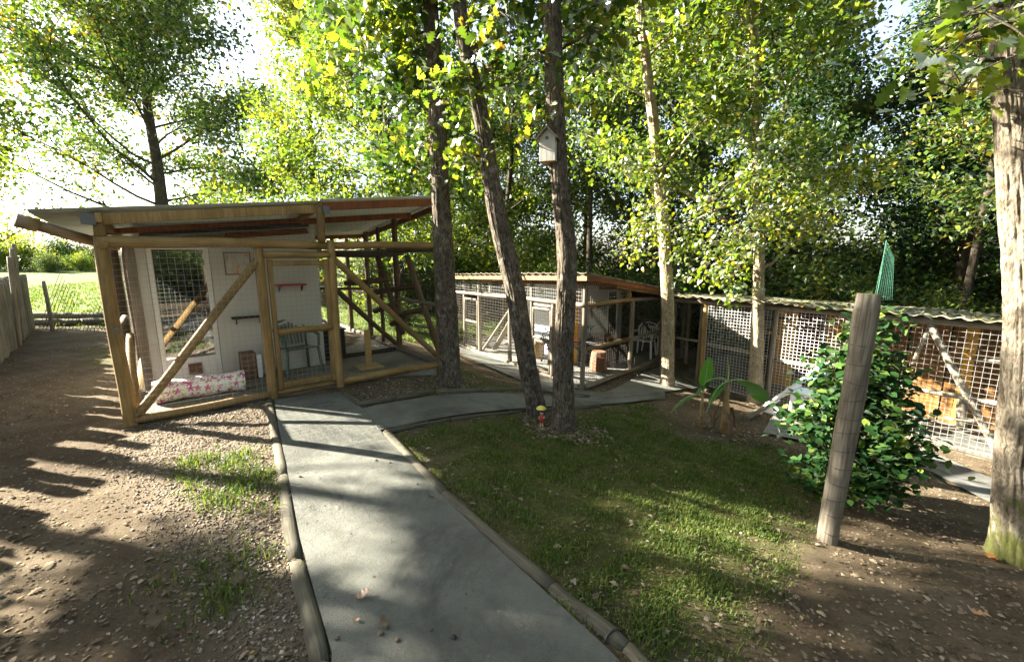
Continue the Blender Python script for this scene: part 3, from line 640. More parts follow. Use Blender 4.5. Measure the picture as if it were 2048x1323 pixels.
def plastic_chair(mat, label, loc, yaw, s=1.0, group=None):
    """garden chair in local space: faces -y"""
    t = thing('garden_chair', (0, 0, 0), label, 'chair', group)
    mb = MB(); mb.add([(-.23, -.22, .42), (.23, -.22, .42), (.20, .20, .39), (-.20, .20, .39), (-.23, -.22, .44), (.23, -.22, .44), (.20, .20, .41), (-.20, .20, .41)], [(0, 3, 2, 1), (4, 5, 6, 7), (0, 1, 5, 4), (1, 2, 6, 5), (2, 3, 7, 6), (3, 0, 4, 7)])
    mb.build('seat', mat, t, bevel=.01)
    for i in range(7):
        x = -.15 + .05 * i; MB().bar((x, .21, .44), (x * 1.15, .33, .80 - .02 * abs(i - 3)), .026, .014, (0, 1, 0)).build('back_slat', mat, t, bevel=.004)
    MB().tube([(-.21, .20, .42), (-.24, .30, .70), (-.18, .345, .80), (0, .355, .85), (.18, .345, .80), (.24, .30, .70), (.21, .20, .42)], .02, 8).build('back_frame', mat, t, smooth=True)
    for sx in (-1, 1):
        MB().tube([(sx * .24, .27, .62), (sx * .28, .05, .64), (sx * .27, -.18, .63), (sx * .25, -.22, .44)], [.018, .022, .024, .02], 8).build('armrest', mat, t, smooth=True)
        MB().bar((sx * .24, -.21, .44), (sx * .27, -.25, 0), .045, .035).build('leg', mat, t, bevel=.01)
        MB().bar((sx * .21, .19, .42), (sx * .25, .27, 0), .045, .035).build('leg', mat, t, bevel=.01)
    t.location = loc; t.rotation_euler = (0, 0, yaw); t.scale = (s,) * 3; return t
plastic_chair(M['green_plastic'], 'dark green plastic garden chair behind the cage door of the nearest pen', F1(1.88, .98, .035), R(39 + 8), .92)
bx = thing('storage_box', F1(2.55, 1.2, .035), 'black plastic storage box with a flat lid against the cabin side', 'box')
boxpart(F1, 'bin', (2.36, 2.78), (1.62, 2.15), (.035, .50), M['black'], bx, .015); boxpart(F1, 'lid', (2.34, 2.80), (1.60, 2.17), (.502, .535), M['black'], bx, .01)
sp = thing('scratching_post', F1(2.78, .62, .035), 'beige sisal scratching post on a square base inside the nearest pen', 'scratching post')
c = F1(2.80, .62, .035); boxpart(F1, 'base', (2.62, 2.98), (.45, .79), (.036, .06), M['beige'], sp, .004)
mb = MB(); prof = [(.045 + .004 * (i % 2), .06 + i * .01) for i in range(58)]; mb.lathe(prof, (c.x, c.y, 0), 16).build('column', M['sisal'], sp, smooth=True)
ring = thing('toy_wheel', F1(3.0, 3.9, .05), 'pink and purple round cat toy ring at the back of the nearest pen', 'toy')
c = F1(2.98, 3.95, .24); mb = MB(); mb.tube([c + Vector((math.cos(a) * .17, 0, math.sin(a) * .17)) for a in [2 * math.pi * i / 20 for i in range(21)]], .03, 8, False).build('ring', plain('lilac', (.36, .16, .32), .5, .1), ring, smooth=True)
mb = MB()
for i in range(3): a = i * math.pi / 3; mb.bar(c - Vector((math.cos(a), 0, math.sin(a))) * .14, c + Vector((math.cos(a), 0, math.sin(a))) * .14, .02)
mb.build('spoke', M['pink'], ring)
hs = thing('cat_cave', F1(1.38, .98, .035), 'dark brown box of a cat shelter with a pale side panel behind the wire', 'box'); boxpart(F1, 'shell', (1.15, 1.34), (.98, 1.24), (.036, .42), M['wicker'], hs, .02); boxpart(F1, 'side_panel', (1.342, 1.40), (.98, 1.24), (.05, .38), M['white'], hs, .01)
mat_ = tag(boxpart(F1, 'door_mat', (.28, .62), (.98, 1.24), (.036, .052), M['black'], None, .003), 'black mat before the glass door of the nearest cabin', 'mat')
# play tunnel with printed flowers
def m_tunnel():
    m, t, b, N, L = nodes('flower_fabric'); tc = N('ShaderNodeTexCoord')
    def petals(scale, off, thr, npet, key):
        mp = N('ShaderNodeMapping'); mp.inputs['Scale'].default_value = (scale,) * 3; mp.inputs['Location'].default_value = off; L(tc.outputs['Object'], mp.inputs[0])
        v = N('ShaderNodeTexVoronoi'); v.feature = 'F1'; v.inputs['Randomness'].default_value = .35; L(mp.outputs[0], v.inputs[0])
        sb = N('ShaderNodeVectorMath'); sb.operation = 'SUBTRACT'; L(mp.outputs[0], sb.inputs[0]); L(v.outputs['Position'], sb.inputs[1])
        s = N('ShaderNodeSeparateXYZ'); L(sb.outputs[0], s.inputs[0]); at_ = N('ShaderNodeMath'); at_.operation = 'ARCTAN2'; L(s.outputs[0], at_.inputs[0]); L(s.outputs[2], at_.inputs[1])
        mu = N('ShaderNodeMath'); mu.operation = 'MULTIPLY'; mu.inputs[1].default_value = npet; L(at_.outputs[0], mu.inputs[0]); co = N('ShaderNodeMath'); co.operation = 'COSINE'; L(mu.outputs[0], co.inputs[0])
        ma = N('ShaderNodeMath'); ma.operation = 'MULTIPLY_ADD'; ma.inputs[1].default_value = .16; ma.inputs[2].default_value = thr; L(co.outputs[0], ma.inputs[0])
        lt = N('ShaderNodeMath'); lt.operation = 'LESS_THAN'; L(v.outputs['Distance'], lt.inputs[0]); L(ma.outputs[0], lt.inputs[1])
        return lt.outputs[0], v.outputs['Color']
    f1_, col = petals(2.5, (.3, .2, .1), .36, 5, 0); f2, _ = petals(3.0, (1.7, .6, .4), .26, 4, 1)
    c = mixc(t, f2, (.80, .78, .72), (.34, .42, .04)); c = mixc(t, f1_, c, (.52, .03, .22)); L(c, b.inputs['Base Color']); b.inputs['Roughness'].default_value = .6; return m
ta = F1(.20, .58, .17); tb = F1(1.12, .50, .17)
tn = thing('play_tunnel', (ta + tb) / 2 - Vector((0, 0, .13)), 'white cat play tunnel printed with pink and green flowers lying on the floor', 'cat tunnel')
pts = [ta + (tb - ta) * (i / 14) for i in range(15)]
MB().tube(pts, [.125 + .006 * (i % 2) + .01 * math.sin(i) for i in range(15)], 26, False).build('fabric', m_tunnel(), tn, smooth=True)
for e_, s_ in ((ta, 1), (tb, -1)): MB().tube([e_ + (tb - ta).normalized() * s_ * d for d in (0, .05, .12)], [.118, .10, .095], 26, False).build('lining', M['maroon'] if s_ > 0 else plain('purple_lining', (.20, .02, .12), .6, .1), tn, smooth=True)
# log ladder in pen 1
ld = thing('cat_ladder', F1(3.4, 1.2, .04), 'log ladder leaning in the right corner of the nearest pen', 'ladder')
r1a, r1b = at(755, 515, 7.55), at(806, 668, 7.0); r2a, r2b = at(815, 512, 7.35), at(878, 705, 6.75)
log('rail', r1a, r1b, .05, M['pine_shade'], ld); log('rail', r2a, r2b, .05, M['pine_shade'], ld)
for a, b in (((690, 567), (777, 559)), ((742, 585), (842, 571)), ((748, 622), (797, 605)), ((793, 632), (862, 614)), ((782, 648), (812, 641))): log('rung', at(*a, 7.35), at(*b, 7.2), .048, M['pine_shade'], ld)
tg = thing('notice_board', at(737, 612, 9.3), 'small white notice card hanging on the back wires of the nearest pen', 'notice'); MB().bar(at(737, 603, 9.3), at(741, 623, 9.3), .14, .01, (0, 1, 0)).build('card', M['white'], tg)

# ================================================================== CAT PEN 2 (middle)
KX = Vector((1.32, 7.67, -.70)); UL = (-.5764, .8172); UR = (.6882, .7255)
F2 = Frame(KX, UL, UR)     # u = along the left front, v = along the right front
pen2 = thing('cat_pen', F2(2, 2, 0), 'middle cat pen behind the twin trunks, grey poles under a ribbed roof', 'cat pen')
def P2(name, a, b, r, mat='pine_grey', **k): return log(name, F2(*a), F2(*b), r, M[mat], pen2, n=10, **k)
V_ = [F2(.0, .0, 0), F2(5.2, 0, 0), F2(5.2, 4.6, 0), F2(0, 4.6, 0)]
mb = MB(); mb.add([v + Vector((0, 0, -.3)) for v in V_] + [v + Vector((0, 0, .05)) for v in V_], [(0, 1, 2, 3), (7, 6, 5, 4), (0, 4, 5, 1), (1, 5, 6, 2), (2, 6, 7, 3), (3, 7, 4, 0)]).build('floor_slab', M['slab_grey'], pen2)
def zr2(u, v): return 2.13 - .035 * u - .135 * v
for u_, v_, zt in ((0, 0, None), (.87, 0, 1.55), (1.55, 0, None), (2.37, 0, 1.55), (3.72, 0, None), (4.5, 0, 1.5), (5.15, 0, None), (0, 1.8, 1.58), (0, 3.3, None), (0, 4.6, None), (5.15, 2.0, None), (5.15, 4.5, None), (2.4, 4.6, None)):
    P2('post', (u_, v_, -.3), (u_, v_, zt or zr2(u_, v_) - .09), .048)
for u_, v_ in ((2.0, 0), (3.1, 0), (4.4, 0)): P2('upper_post', (u_ + .1, v_, 1.58), (u_ + .1, v_, zr2(u_, v_) - .09), .035)
P2('upper_post', (0, 1.62, 1.58), (0, 1.62, zr2(0, 1.6) - .09), .05, mat='pine')
P2('top_beam', (-.05, -.03, 1.585), (2.4, -.03, 1.57), .045); P2('top_beam', (2.3, -.03, 1.56), (5.2, -.03, 1.49), .045); P2('top_beam', (0, -.05, 1.59), (0, 1.9, 1.56), .045, mat='pine'); P2('top_beam', (0, 1.8, 1.56), (0, 4.6, 1.4), .04); P2('top_beam', (5.15, -.05, 1.48), (5.15, 4.6, 1.35), .04)
P2('top_beam', (.9, .02, 1.47), (1.5, .02, 1.47), .04); P2('top_beam', (0, 4.6, 1.38), (5.15, 4.6, 1.32), .04)
P2('middle_rail', (0, .05, .75), (0, 1.75, .72), .042, mat='pine'); P2('middle_rail', (0, 1.85, .72), (0, 3.25, .7), .035); P2('middle_rail', (.05, 0, .78), (.85, 0, .78), .035); P2('middle_rail', (.9, 0, .72), (1.52, 0, .72), .03); P2('middle_rail', (3.76, 0, .78), (4.48, 0, .78), .03); P2('middle_rail', (5.15, .1, .78), (5.15, 4.5, .7), .03); P2('middle_rail', (.1, 4.6, .7), (5.1, 4.6, .7), .03)
P2('bottom_sill', (.05, 0, .02), (2.35, 0, .02), .045); P2('bottom_sill', (2.4, 0, .02), (5.15, 0, .02), .045); P2('bottom_sill', (0, .05, .02), (0, 3.3, .02), .05); P2('bottom_sill', (5.15, .05, .02), (5.15, 4.5, .02), .045)
P2('brace', (3.68, .05, .06), (2.42, .05, 1.27), .035)
for s in (0, 1): pass
def door2(u0, u1, z1, label):
    d = log('door', F2(u0, -.02, .08), F2(u0, -.02, z1), .026, M['pine_grey'], pen2, n=8); d['label'] = label
    for a, b in (((u1, -.02, .08), (u1, -.02, z1)), ((u0, -.02, z1), (u1, -.02, z1)), ((u0, -.02, .78), (u1, -.02, .78)), ((u0, -.02, .1), (u1, -.02, .1))): log('door_rail', F2(*a), F2(*b), .025, M['pine_grey'], d, n=8)
door2(.93, 1.49, 1.40, 'narrow mesh door between the twin trunks'); door2(3.80, 4.44, 1.37, 'far left mesh door of the middle pen')
for a, b, z0, z1 in (((.04, -.05), (.83, -.05), .05, 1.56), ((.93, -.05), (1.49, -.05), .1, 1.4), ((1.6, -.05), (2.33, -.05), .05, 1.54), ((2.42, -.05), (3.68, -.05), .05, 1.52), ((3.8, -.05), (4.44, -.05), .1, 1.35), ((4.55, -.05), (5.1, -.05), .05, 1.48)): wires(F2, pen2, a, b, z0, z1, .07, 'darkwire', .0025)
wires(F2, pen2, (.05, -.05), (5.1, -.05), 1.6, (2.03, 1.86), .07, 'zinc', .003)
def wiresv(fr, par, u_, v0, v1, z0, z1, cell, mat, w_):
    f = Frame(fr(u_, 0, 0), (fr.v.x, fr.v.y)); wires(f, par, (v0, 0), (v1, 0), z0, z1, cell, mat, w_)
wiresv(F2, pen2, -.05, .05, 1.75, .05, 1.56, .07, 'darkwire', .0025); wiresv(F2, pen2, -.05, 1.85, 4.5, .05, (1.5, 1.4), .07, 'darkwire', .0025); wiresv(F2, pen2, 5.2, .1, 4.5, .05, (1.8, 1.3), .07, 'darkwire', .0025)
wiresv(F2, pen2, -.05, .05, 1.6, 1.6, (2.02, 1.84), .07, 'zinc', .003)
c_ = lambda u, v, dz=0: F2(u, v, zr2(u, v) + dz)
for i in range(6):   # six ribbed sheets side by side along the left front
    a, b = -.25 + i * .92, -.25 + (i + 1) * .92 + .03; corr_sheet('roof_sheet', c_(a, -.30, .004 * (i % 2)), c_(b, -.30, .004 * (i % 2)), c_(a, 4.75, .004 * (i % 2)), c_(b, 4.75, .004 * (i % 2)), M['roof_grey'], pen2, .23, .009, 'v', box=True, n_seg=3)
def bar2(name, a, b, w_, h_, mat): MB().bar(a, b, w_, h_).build(name, M[mat], pen2, bevel=.005)
bar2('fascia', c_(-.22, -.22, -.075), c_(2.5, -.22, -.075), .04, .10, 'pine'); bar2('fascia', c_(2.5, -.215, -.075), c_(5.25, -.215, -.075), .04, .10, 'pine')
bar2('fascia', c_(-.2, -.2, -.07), c_(-.2, 2.3, -.07), .04, .08, 'redwood'); bar2('fascia', c_(-.205, 2.3, -.07), c_(-.205, 4.7, -.07), .04, .08, 'redwood')
for vv in (1.0, 2.2, 3.4, 4.5): bar2('purlin', c_(-.2, vv, -.07), c_(5.2, vv, -.07), .05, .08, 'redwood')
P2('roof_pole', (-.12, .9, zr2(0, .9) - .12), (-.12, 3.6, zr2(0, 3.6) - .12), .04, mat='pine')
# cabin 2
cab2 = thing('cabin', F2(2.2, 2.3, 0), 'pale cabin with blue-grey siding inside the middle pen behind the twin trunks', 'cabin')
u0, u1, v0, v1 = 1.25, 3.1, 1.26, 3.3
def wall2(name, a, b, c, e, z0, mat): 
    pts = [(a, c), (b, c), (b, e), (a, e)]; V = [F2(x, y, z0) for x, y in pts] + [F2(x, y, zr2(x, y) - .03) for x, y in pts]
    o = MB().add(V, [(0, 1, 2, 3), (7, 6, 5, 4), (0, 4, 5, 1), (1, 5, 6, 2), (2, 6, 7, 3), (3, 7, 4, 0)]).build(name, M[mat], cab2, bevel=.003); return o
wall2('wall', u0 + .042, u1, v0, v0 + .04, .05, 'panel_blue'); wall2('wall', u0, u0 + .04, v0, 2.60, .05, 'panel'); wall2('wall', u0, u0 + .04, 3.12, v1, .05, 'panel'); wall2('wall', u1 + .002, u1 + .04, v0, v1, .05, 'panel'); wall2('wall', u0, u1, v1 + .002, v1 + .04, .05, 'panel')
for k in range(16):
    zz = .15 + k * .115; o = MB().bar(F2(u0 + .06, v0 - .006, zz), F2(u1, v0 - .006, zz), .008, .012).build('siding_lap', M['panel_blue'], cab2)
FD = Frame(F2(u0, 0, 0), (F2.v.x, F2.v.y)); framed_door(FD, cab2, 2.605, 3.115, .004, .07, 1.62, .35, 'white_frame', True, .04)
shelf(FD, 1.5, 1.9, -.002, .82, 'teal', 'teal wall shelf on the middle cabin', .1); shelf(FD, 2.05, 2.5, -.002, 1.28, 'dark_wood', 'dark wall shelf high on the middle cabin', .1)
deco = thing('wall_ornament', FD(1.85, -.01, 1.15), 'small brown beaded ornament hanging on the middle cabin wall', 'ornament'); mb = MB()
for i, (dx, dz, r) in enumerate(((0, .16, .03), (.02, .10, .04), (-.02, .03, .035), (.015, -.04, .045), (0, -.11, .03))):
    c = FD(1.85 + dx, -.03, 1.15 + dz); mb.tube([c + Vector((FD.u.x, FD.u.y, 0)) * math.cos(a) * r + Vector((0, 0, math.sin(a) * r)) for a in [2 * math.pi * q / 10 for q in range(11)]], .008, 6, False)
mb.build('beads', M['wicker'], deco)
t = thing('wooden_post', F2(1.0, 1.15, .05), 'yellow pine board standing at the corner of the middle cabin', 'board'); MB().bar(F2(1.12, 1.10, .05), F2(1.12, 1.10, 1.6), .09, .03).build('board', M['yellow_board'], t)
sh = FD(1.5, -.5, .05)
b2 = thing('storage_box', FD(1.9, -.4, .05), 'black slatted storage box with a wicker basket on its lid in the middle pen', 'box'); FD.box(MB(), (1.35, 2.2), (-.62, -.08), (.051, .52)).build('bin', M['black'], b2, bevel=.02); FD.box(MB(), (1.33, 2.22), (-.64, -.06), (.522, .55)).build('lid', M['black'], b2, bevel=.01)
bk = thing('basket', FD(1.98, -.3, .55), 'low wicker basket on the black box in the middle pen', 'basket'); FD.box(MB(), (1.8, 2.18), (-.5, -.12), (.551, .63)).build('weave', M['wicker'], bk, bevel=.02)
for i in range(9): FD.box(MB(), (1.80 + i * .043, 1.812 + i * .043), (-.508, -.5005), (.555, .64)).build('strand', M['yellow_board'], bk)
tubb = thing('cat_barrel', F2(.55, 1.0, .05), 'brown bark-covered tub standing on the floor slab of the middle pen', 'tub')
c = Vector((*[*F2(.42, 1.12, 0)][:2], -.65)); mb = MB(); prof = [(.17, 0), (.19, .03), (.185, .2), (.165, .36), (.15, .42), (.12, .425)]; mb.lathe(prof, c, 12).build('shell', M['wicker'], tubb)
MB().frame_box(c + Vector((-.085, -.2, .03)), (1, 0, 0), (0, 1, 0), (0, 0, 1), (0, .17), (0, .03), (0, .30)).build('front_panel', M['redwood'], tubb, bevel=.02)
ch = plastic_chair(M['pink'], 'pink seated grey-legged toy chair behind the narrow mesh door', F2(1.55, .75, .05), R(20), .8); ch.name = 'small_chair'
for o in ch.children:
    if o.name.startswith(('leg', 'back_frame', 'armrest', 'back_slat')): o.data = o.data.copy(); o.data.materials.clear(); o.data.materials.append(M['black'])
tb_ = thing('small_table', F2(1.25, 1.05, .05), 'small maroon topped table behind the pink chair', 'table'); c = F2(1.25, 1.02, 0); MB().box((c.x, c.y, -.12), (.42, .3, .03)).build('table_top', M['maroon'], tb_, bevel=.008)
for dx in (-.17, .17):
    for dy in (-.11, .11): MB().bar((c.x + dx, c.y + dy, -.65), (c.x + dx, c.y + dy, -.136), .025).build('leg', M['bracket'], tb_)
bin2 = thing('cat_stool', F2(2.25, .7, .05), 'round beige fabric cat stool behind the left trunk in the middle pen', 'stool'); c = F2(2.2, .8, 0); MB().lathe([(.17, .052), (.18, .08), (.18, .5), (.17, .52)], (c.x, c.y, -.70), 18).build('drum', M['beige'], bin2, smooth=True)
ch1 = plastic_chair(M['white'], 'left white plastic garden chair in the right corner of the middle pen', F2(.35, 3.05, .05), R(-35), .95, 'white garden chairs in the middle pen')
def copy_thing(t, loc, rz, label=None, group=None, scale=None):
    r_ = t.copy(); COL.objects.link(r_); r_.location = loc; r_.rotation_euler = (0, 0, rz)
    if scale: r_.scale = (scale,) * 3
    if label: r_['label'] = label
    if group: r_['group'] = group
    for c in list(t.children):
        d = c.copy(); COL.objects.link(d); d.parent = r_
        for g in list(c.children): e = g.copy(); COL.objects.link(e); e.parent = d
    return r_
copy_thing(ch1, F2(.35, 3.75, .05), R(-60), 'right white plastic garden chair in the right corner of the middle pen')
pm = thing('door_mat', F2(1, 2.8, .05), 'black mat before the glass door of the middle cabin', 'mat'); FD.box(MB(), (2.45, 3.1), (-.5, -.12), (.051, .07)).build('mat', M['black'], pm)
ld2 = thing('cat_ladder', F2(.3, 3.2, .05), 'dark ladder leaning by the white chairs in the middle pen', 'ladder')
log('rail', F2(.35, 2.2, 1.5), F2(.35, 4.0, .15), .03, M['dark_wood'], ld2, n=8); log('rail', F2(.75, 2.5, 1.6), F2(.75, 4.3, .15), .03, M['dark_wood'], ld2, n=8)
for k in range(5): s = .1 + k * .19; log('rung', F2(.35, 2.2 + 1.8 * s, 1.5 - 1.35 * s), F2(.75, 2.5 + 1.8 * s, 1.6 - 1.45 * s), .022, M['dark_wood'], ld2, n=8)
ld3 = thing('cat_ramp', F2(3, .3, .05), 'narrow runged ramp beside the brace in the left part of the middle pen', 'ramp')
MB().bar(F2(3.5, .35, .08), F2(2.5, .35, 1.2), .16, .02).build('plank', M['pine_grey'], ld3)
for k in range(9): s = .08 + k * .1; p = F2(3.5 - s, .35, .08 + 1.12 * s + .02); MB().bar(p - F2.v * .09, p + F2.v * .09, .025).build('cleat', M['pine_grey'], ld3)
fb = thing('food_bowl', F2(2.9, .9, .05), 'blue-white food bowl on the floor of the middle pen', 'bowl'); c = F2(2.75, 1.0, 0); MB().lathe([(.07, .05), (.1, .09), (.11, .10), (.09, .09), (.05, .065), (.001, .06)], (c.x, c.y, -.70), 16).build('dish', M['white'], fb, smooth=True)

# ================================================================== PEN 3 (long shed on the right)
F3 = Frame((4.09, 8.9, -1.0), (.5918, -.8061), (.8061, .5918))
sh3 = thing('cat_pen', F3(2, 1.5, 0), 'long low cat pen on the right under mossy overlapping roof sheets', 'cat pen')
def P3(name, a, b, r, mat='pine_grey', **k): return log(name, F3(*a), F3(*b), r, M[mat], sh3, n=10, **k)
def B3(name, u, v, z, mat, par=None, bevel=.004, label=None): return boxpart(F3, name, u, v, z, M[mat], par or sh3, bevel, label)
V_ = [F3(-1.2, -.02, 0), F3(6, -.02, 0), F3(6, 3.2, 0), F3(-1.2, 3.2, 0)]
MB().add([v + Vector((0, 0, -.3)) for v in V_] + [v + Vector((0, 0, .045)) for v in V_], [(3, 2, 1, 0), (4, 5, 6, 7), (0, 1, 5, 4), (1, 2, 6, 5), (2, 3, 7, 6), (3, 0, 4, 7)]).build('floor_slab', M['slab_grey'], sh3)
for u_, v_, zt, r, mt in ((-.72, 0, 1.80, .04, 'pine_grey'), (0, 0, 1.78, .055, 'pine'), (-.12, .05, 1.75, .035, 'pine_grey'), (1.36, 0, 1.8, .045, 'pine_grey'), (2.46, 0, 1.8, .05, 'pale_post'), (4.6, 0, 1.82, .05, 'pale_post'), (6, 0, 1.82, .05, 'pale_post'), (-1.1, 1.2, 1.8, .045, 'pine_grey'), (-1.1, 3.1, 1.7, .05, 'dark_wood'), (.3, 3.1, 1.7, .05, 'dark_wood'), (1.8, 3.1, 1.7, .05, 'dark_wood')): P3('post', (u_, v_, -.2), (u_, v_, zt), r, mt)
P3('top_beam', (-.9, 0, 1.80), (2.4, 0, 1.83), .05); P3('top_beam', (2.35, -.03, 1.81), (6, -.03, 1.86), .055, 'pale_post'); P3('middle_rail', (-.66, 0, .95), (-.12, 0, .95), .03); P3('middle_rail', (.08, .02, .93), (1.3, .02, .88), .04, 'pale_post'); P3('middle_rail', (1.4, 0, .85), (2.4, 0, .85), .045, 'pale_post'); P3('middle_rail', (3.2, .04, .78), (4.55, .04, .78), .04, 'pale_post')
P3('perch', (.06, .5, 1.55), (1.1, .7, 1.52), .028, 'dark_wood'); P3('perch', (.1, .5, 1.25), (1.2, .6, 1.25), .028, 'pine'); P3('perch', (.6, .2, 1.15), (.9, 1.0, 1.32), .03, 'pine_grey')
P3('brace', (3.42, -.03, 1.80), (4.35, -.03, .02), .05, 'pale_post'); P3('brace', (3.42, .05, 1.75), (3.30, .05, 1.15), .03, 'pale_post')
P3('perch', (3.85, .3, 1.3), (4.7, .3, 1.35), .025, 'pale_post'); P3('perch', (3.7, .35, .35), (4.6, .5, .40), .025, 'pale_post'); P3('scratch_log', (3.85, .8, .1), (3.8, .8, .62), .07, 'pale_post'); P3('scratch_log', (4.2, 1.0, .1), (4.2, 1.0, 1.0), .04, 'redwood')
P3('bottom_sill', (-.7, 0, .03), (1.3, 0, .03), .045); P3('bottom_sill', (2.5, 0, .03), (6, 0, .03), .05); P3('back_rail', (-1.1, 3.1, 1.6), (6, 3.1, 1.6), .04, 'dark_wood'); P3('back_rail', (-1.1, 3.1, .9), (6, 3.1, .9), .035, 'dark_wood'); P3('top_beam', (-1.0, 0, 1.75), (-1.0, 3.1, 1.65), .045, 'redwood'); P3('top_beam', (-.1, .05, 1.68), (-.1, 3.1, 1.62), .045, 'redwood')
for a, b in (((.08, -.06), (1.3, -.06)), ((1.42, -.06), (2.4, -.06))): wires(F3, sh3, a, b, .05, 1.78, .06, 'wire_bright', .0036)
wires(F3, sh3, (2.55, -.08), (4.55, -.08), .05, 1.8, .075, 'zinc', .003); wires(F3, sh3, (4.65, -.08), (5.9, -.08), .05, 1.8, .075, 'zinc', .0045); wires(F3, sh3, (-.68, -.06), (-.16, -.06), .05, 1.76, .06, 'darkwire', .002)
wires(F3, sh3, (-1.05, 3.16), (1.75, 3.16), .05, 1.6, .07, 'zinc', .003)
random.seed(3)
# roof sheets, overlapping, each a little out of line
for row in range(3):
    for i in range(10):
        a = -1.05 + i * .74; v0_, v1_ = -.30 + row * 1.15, -.30 + row * 1.15 + 1.28
        zz = lambda v, e=0: 1.905 - .05 * (v + .3) + e
        e = .012 * (i % 2) + .018 * (2 - row) * 0 + row * -.012; j = random.uniform(-.05, .04); jj = random.uniform(-.01, .035)
        corr_sheet('roof_sheet', F3(a, v0_ + j, zz(v0_, e + jj)), F3(a + .80, v0_ + j + random.uniform(-.02, .02), zz(v0_, e)), F3(a, v1_, zz(v1_, e)), F3(a + .80, v1_, zz(v1_, e + .01)), M['roof_fibre'], sh3, .178, .018, 'v', thick=.010, n_seg=3)
for vv in (0.1, 1.5, 3.0): MB().bar(F3(-1, vv, 1.84 - .05 * vv), F3(6.2, vv, 1.84 - .05 * vv), .06, .06).build('purlin', M['redwood'], sh3)
# moss cushions on that roof
mp = []; 
for k in range(500): u_ = random.uniform(-1, 6); v_ = random.uniform(-.28, 1.4); mp.append(F3(u_, v_, 1.905 - .05 * v_ + .03))
me = scatter('moss_cushions', np.array(mp), rng.uniform(.03, .10, 500), T_OVAL, .5); o = link('moss', me, M['moss'], sh3, Vector((0, 0, 0))); o['kind'] = 'stuff'
# boarded cabin inside pen 3
cab3 = thing('wooden_cabin', F3(3, 1.9, 0), 'yellow and brown boarded cabin with a dark red door inside the right pen', 'cabin')
def boards(u0, u1, z0, z1, w_, mats, v_=1.2):
    n = max(1, round((u1 - u0) / w_)); w_ = (u1 - u0) / n
    for i in range(n): o = F3.box(MB(), (u0 + i * w_ + .003, u0 + (i + 1) * w_ - .003), (v_ + .004 * (i % 2), v_ + .03), (z0, z1)).build('board', M[mats[i % len(mats)]], cab3, bevel=.003)
boards(.60, .82, .05, 1.76, .11, ['brown_board', 'dark_wood']); boards(.82, 1.30, .05, 1.76, .12, ['yellow_board']); boards(1.75, 2.55, .05, 1.76, .13, ['yellow_board', 'yellow_board', 'yellow_board'])
B3('door', (1.31, 1.74), (1.21, 1.25), (.06, 1.70), 'maroon', cab3, .006); B3('door_post', (1.74, 1.80), (1.14, 1.19), (.05, 1.75), 'pale_post', cab3)
boards(1.30, 1.75, 1.705, 1.76, .45, ['yellow_board']); boards(2.55, 3.0, .05, 1.76, .13, ['brown_board']); B3('door', (3.02, 3.5), (1.21, 1.25), (.06, 1.70), 'brown_board', cab3, .006, 'brown boarded door, right of the leaning post'); boards(3.52, 5.0, .05, 1.76, .15, ['brown_board', 'yellow_board', 'brown_board', 'brown_board']); boards(5.0, 6.0, .05, 1.76, .15, ['brown_board'])
B3('wall', (.6, 6), (1.235, 1.26), (.05, 1.77), 'dark_wood', cab3); B3('wall', (.56, .60), (1.2, 3.0), (.05, 1.7), 'brown_board', cab3); B3('wall', (.6, 6), (2.98, 3.02), (.05, 1.65), 'dark_wood', cab3)
dk = thing('wall_disc', F3(.76, 1.15, 1.5), 'round grey disc hanging on the cabin corner behind the sunlit trunk', 'disc'); f_ = F3
mb = MB(); c = F3(.72, 1.16, 1.45); mb.tube([c, c + F3.v * .025], .23, 28).build('disc', M['bracket'], dk)
ov = thing('wall_ornament', F3(1.05, 1.17, 1.5), 'small dark fish-shaped ornament on the yellow boards', 'ornament'); MB().add([F3(.92, 1.185, 1.48), F3(1.02, 1.185, 1.53), F3(1.12, 1.185, 1.50), F3(1.17, 1.185, 1.54), F3(1.17, 1.185, 1.45), F3(1.1, 1.185, 1.47), F3(1.02, 1.185, 1.45)] + [F3(x, 1.197, z) for x, z in ((.92, 1.48), (1.02, 1.53), (1.12, 1.50), (1.17, 1.54), (1.17, 1.45), (1.1, 1.47), (1.02, 1.45))], [tuple(range(7)), tuple(range(13, 6, -1))] + [(i, i + 7, (i + 1) % 7 + 7, (i + 1) % 7) for i in range(7)]).build('plaque', M['dark_wood'], ov)
# white steps, white box, cloth in front of pen 3
ws = thing('step_ladder', F3(1.7, -.35, .0), 'bright white cat steps leaning in front of the right pen beside the sunlit trunk', 'steps')
for dv in (-.30, -.72):
    MB().bar(F3(1.55, dv, .08), F3(2.35, dv, 1.02), .05, .03).build('stringer', M['white'], ws, bevel=.004); MB().bar(F3(2.35, dv, .05), F3(2.35, dv, 1.0), .04).build('leg', M['white'], ws, bevel=.004)
for k in range(5): MB().bar(F3(1.66 + k * .15, -.70, .20 + k * .176), F3(1.66 + k * .15, -.32, .20 + k * .176), .10, .022).build('step', M['white'], ws, bevel=.003)
B3('base_board', (1.5, 2.42), (-.76, -.27), (.02, .07), 'white', ws)
wb = thing('storage_box', F3(2.2, -.5, .05), 'white plastic litter box on the white steps base', 'box'); B3('bin', (1.98, 2.30), (-.70, -.34), (.072, .50), 'white', wb, .02); B3('lid', (1.96, 2.32), (-.72, -.32), (.502, .53), 'white', wb, .01)
cl = thing('towel', F3(2.3, -.5, 1.0), 'bright blue towel hanging from the top of the white steps', 'towel')
gv_ = [];
for i in range(7):
    for j in range(9): gv_.append(F3(2.28 + .02 * math.sin(i * 2.1 + j * .4), -.62 + i * .05, 1.03 - j * .05 + .01 * math.sin(i)))
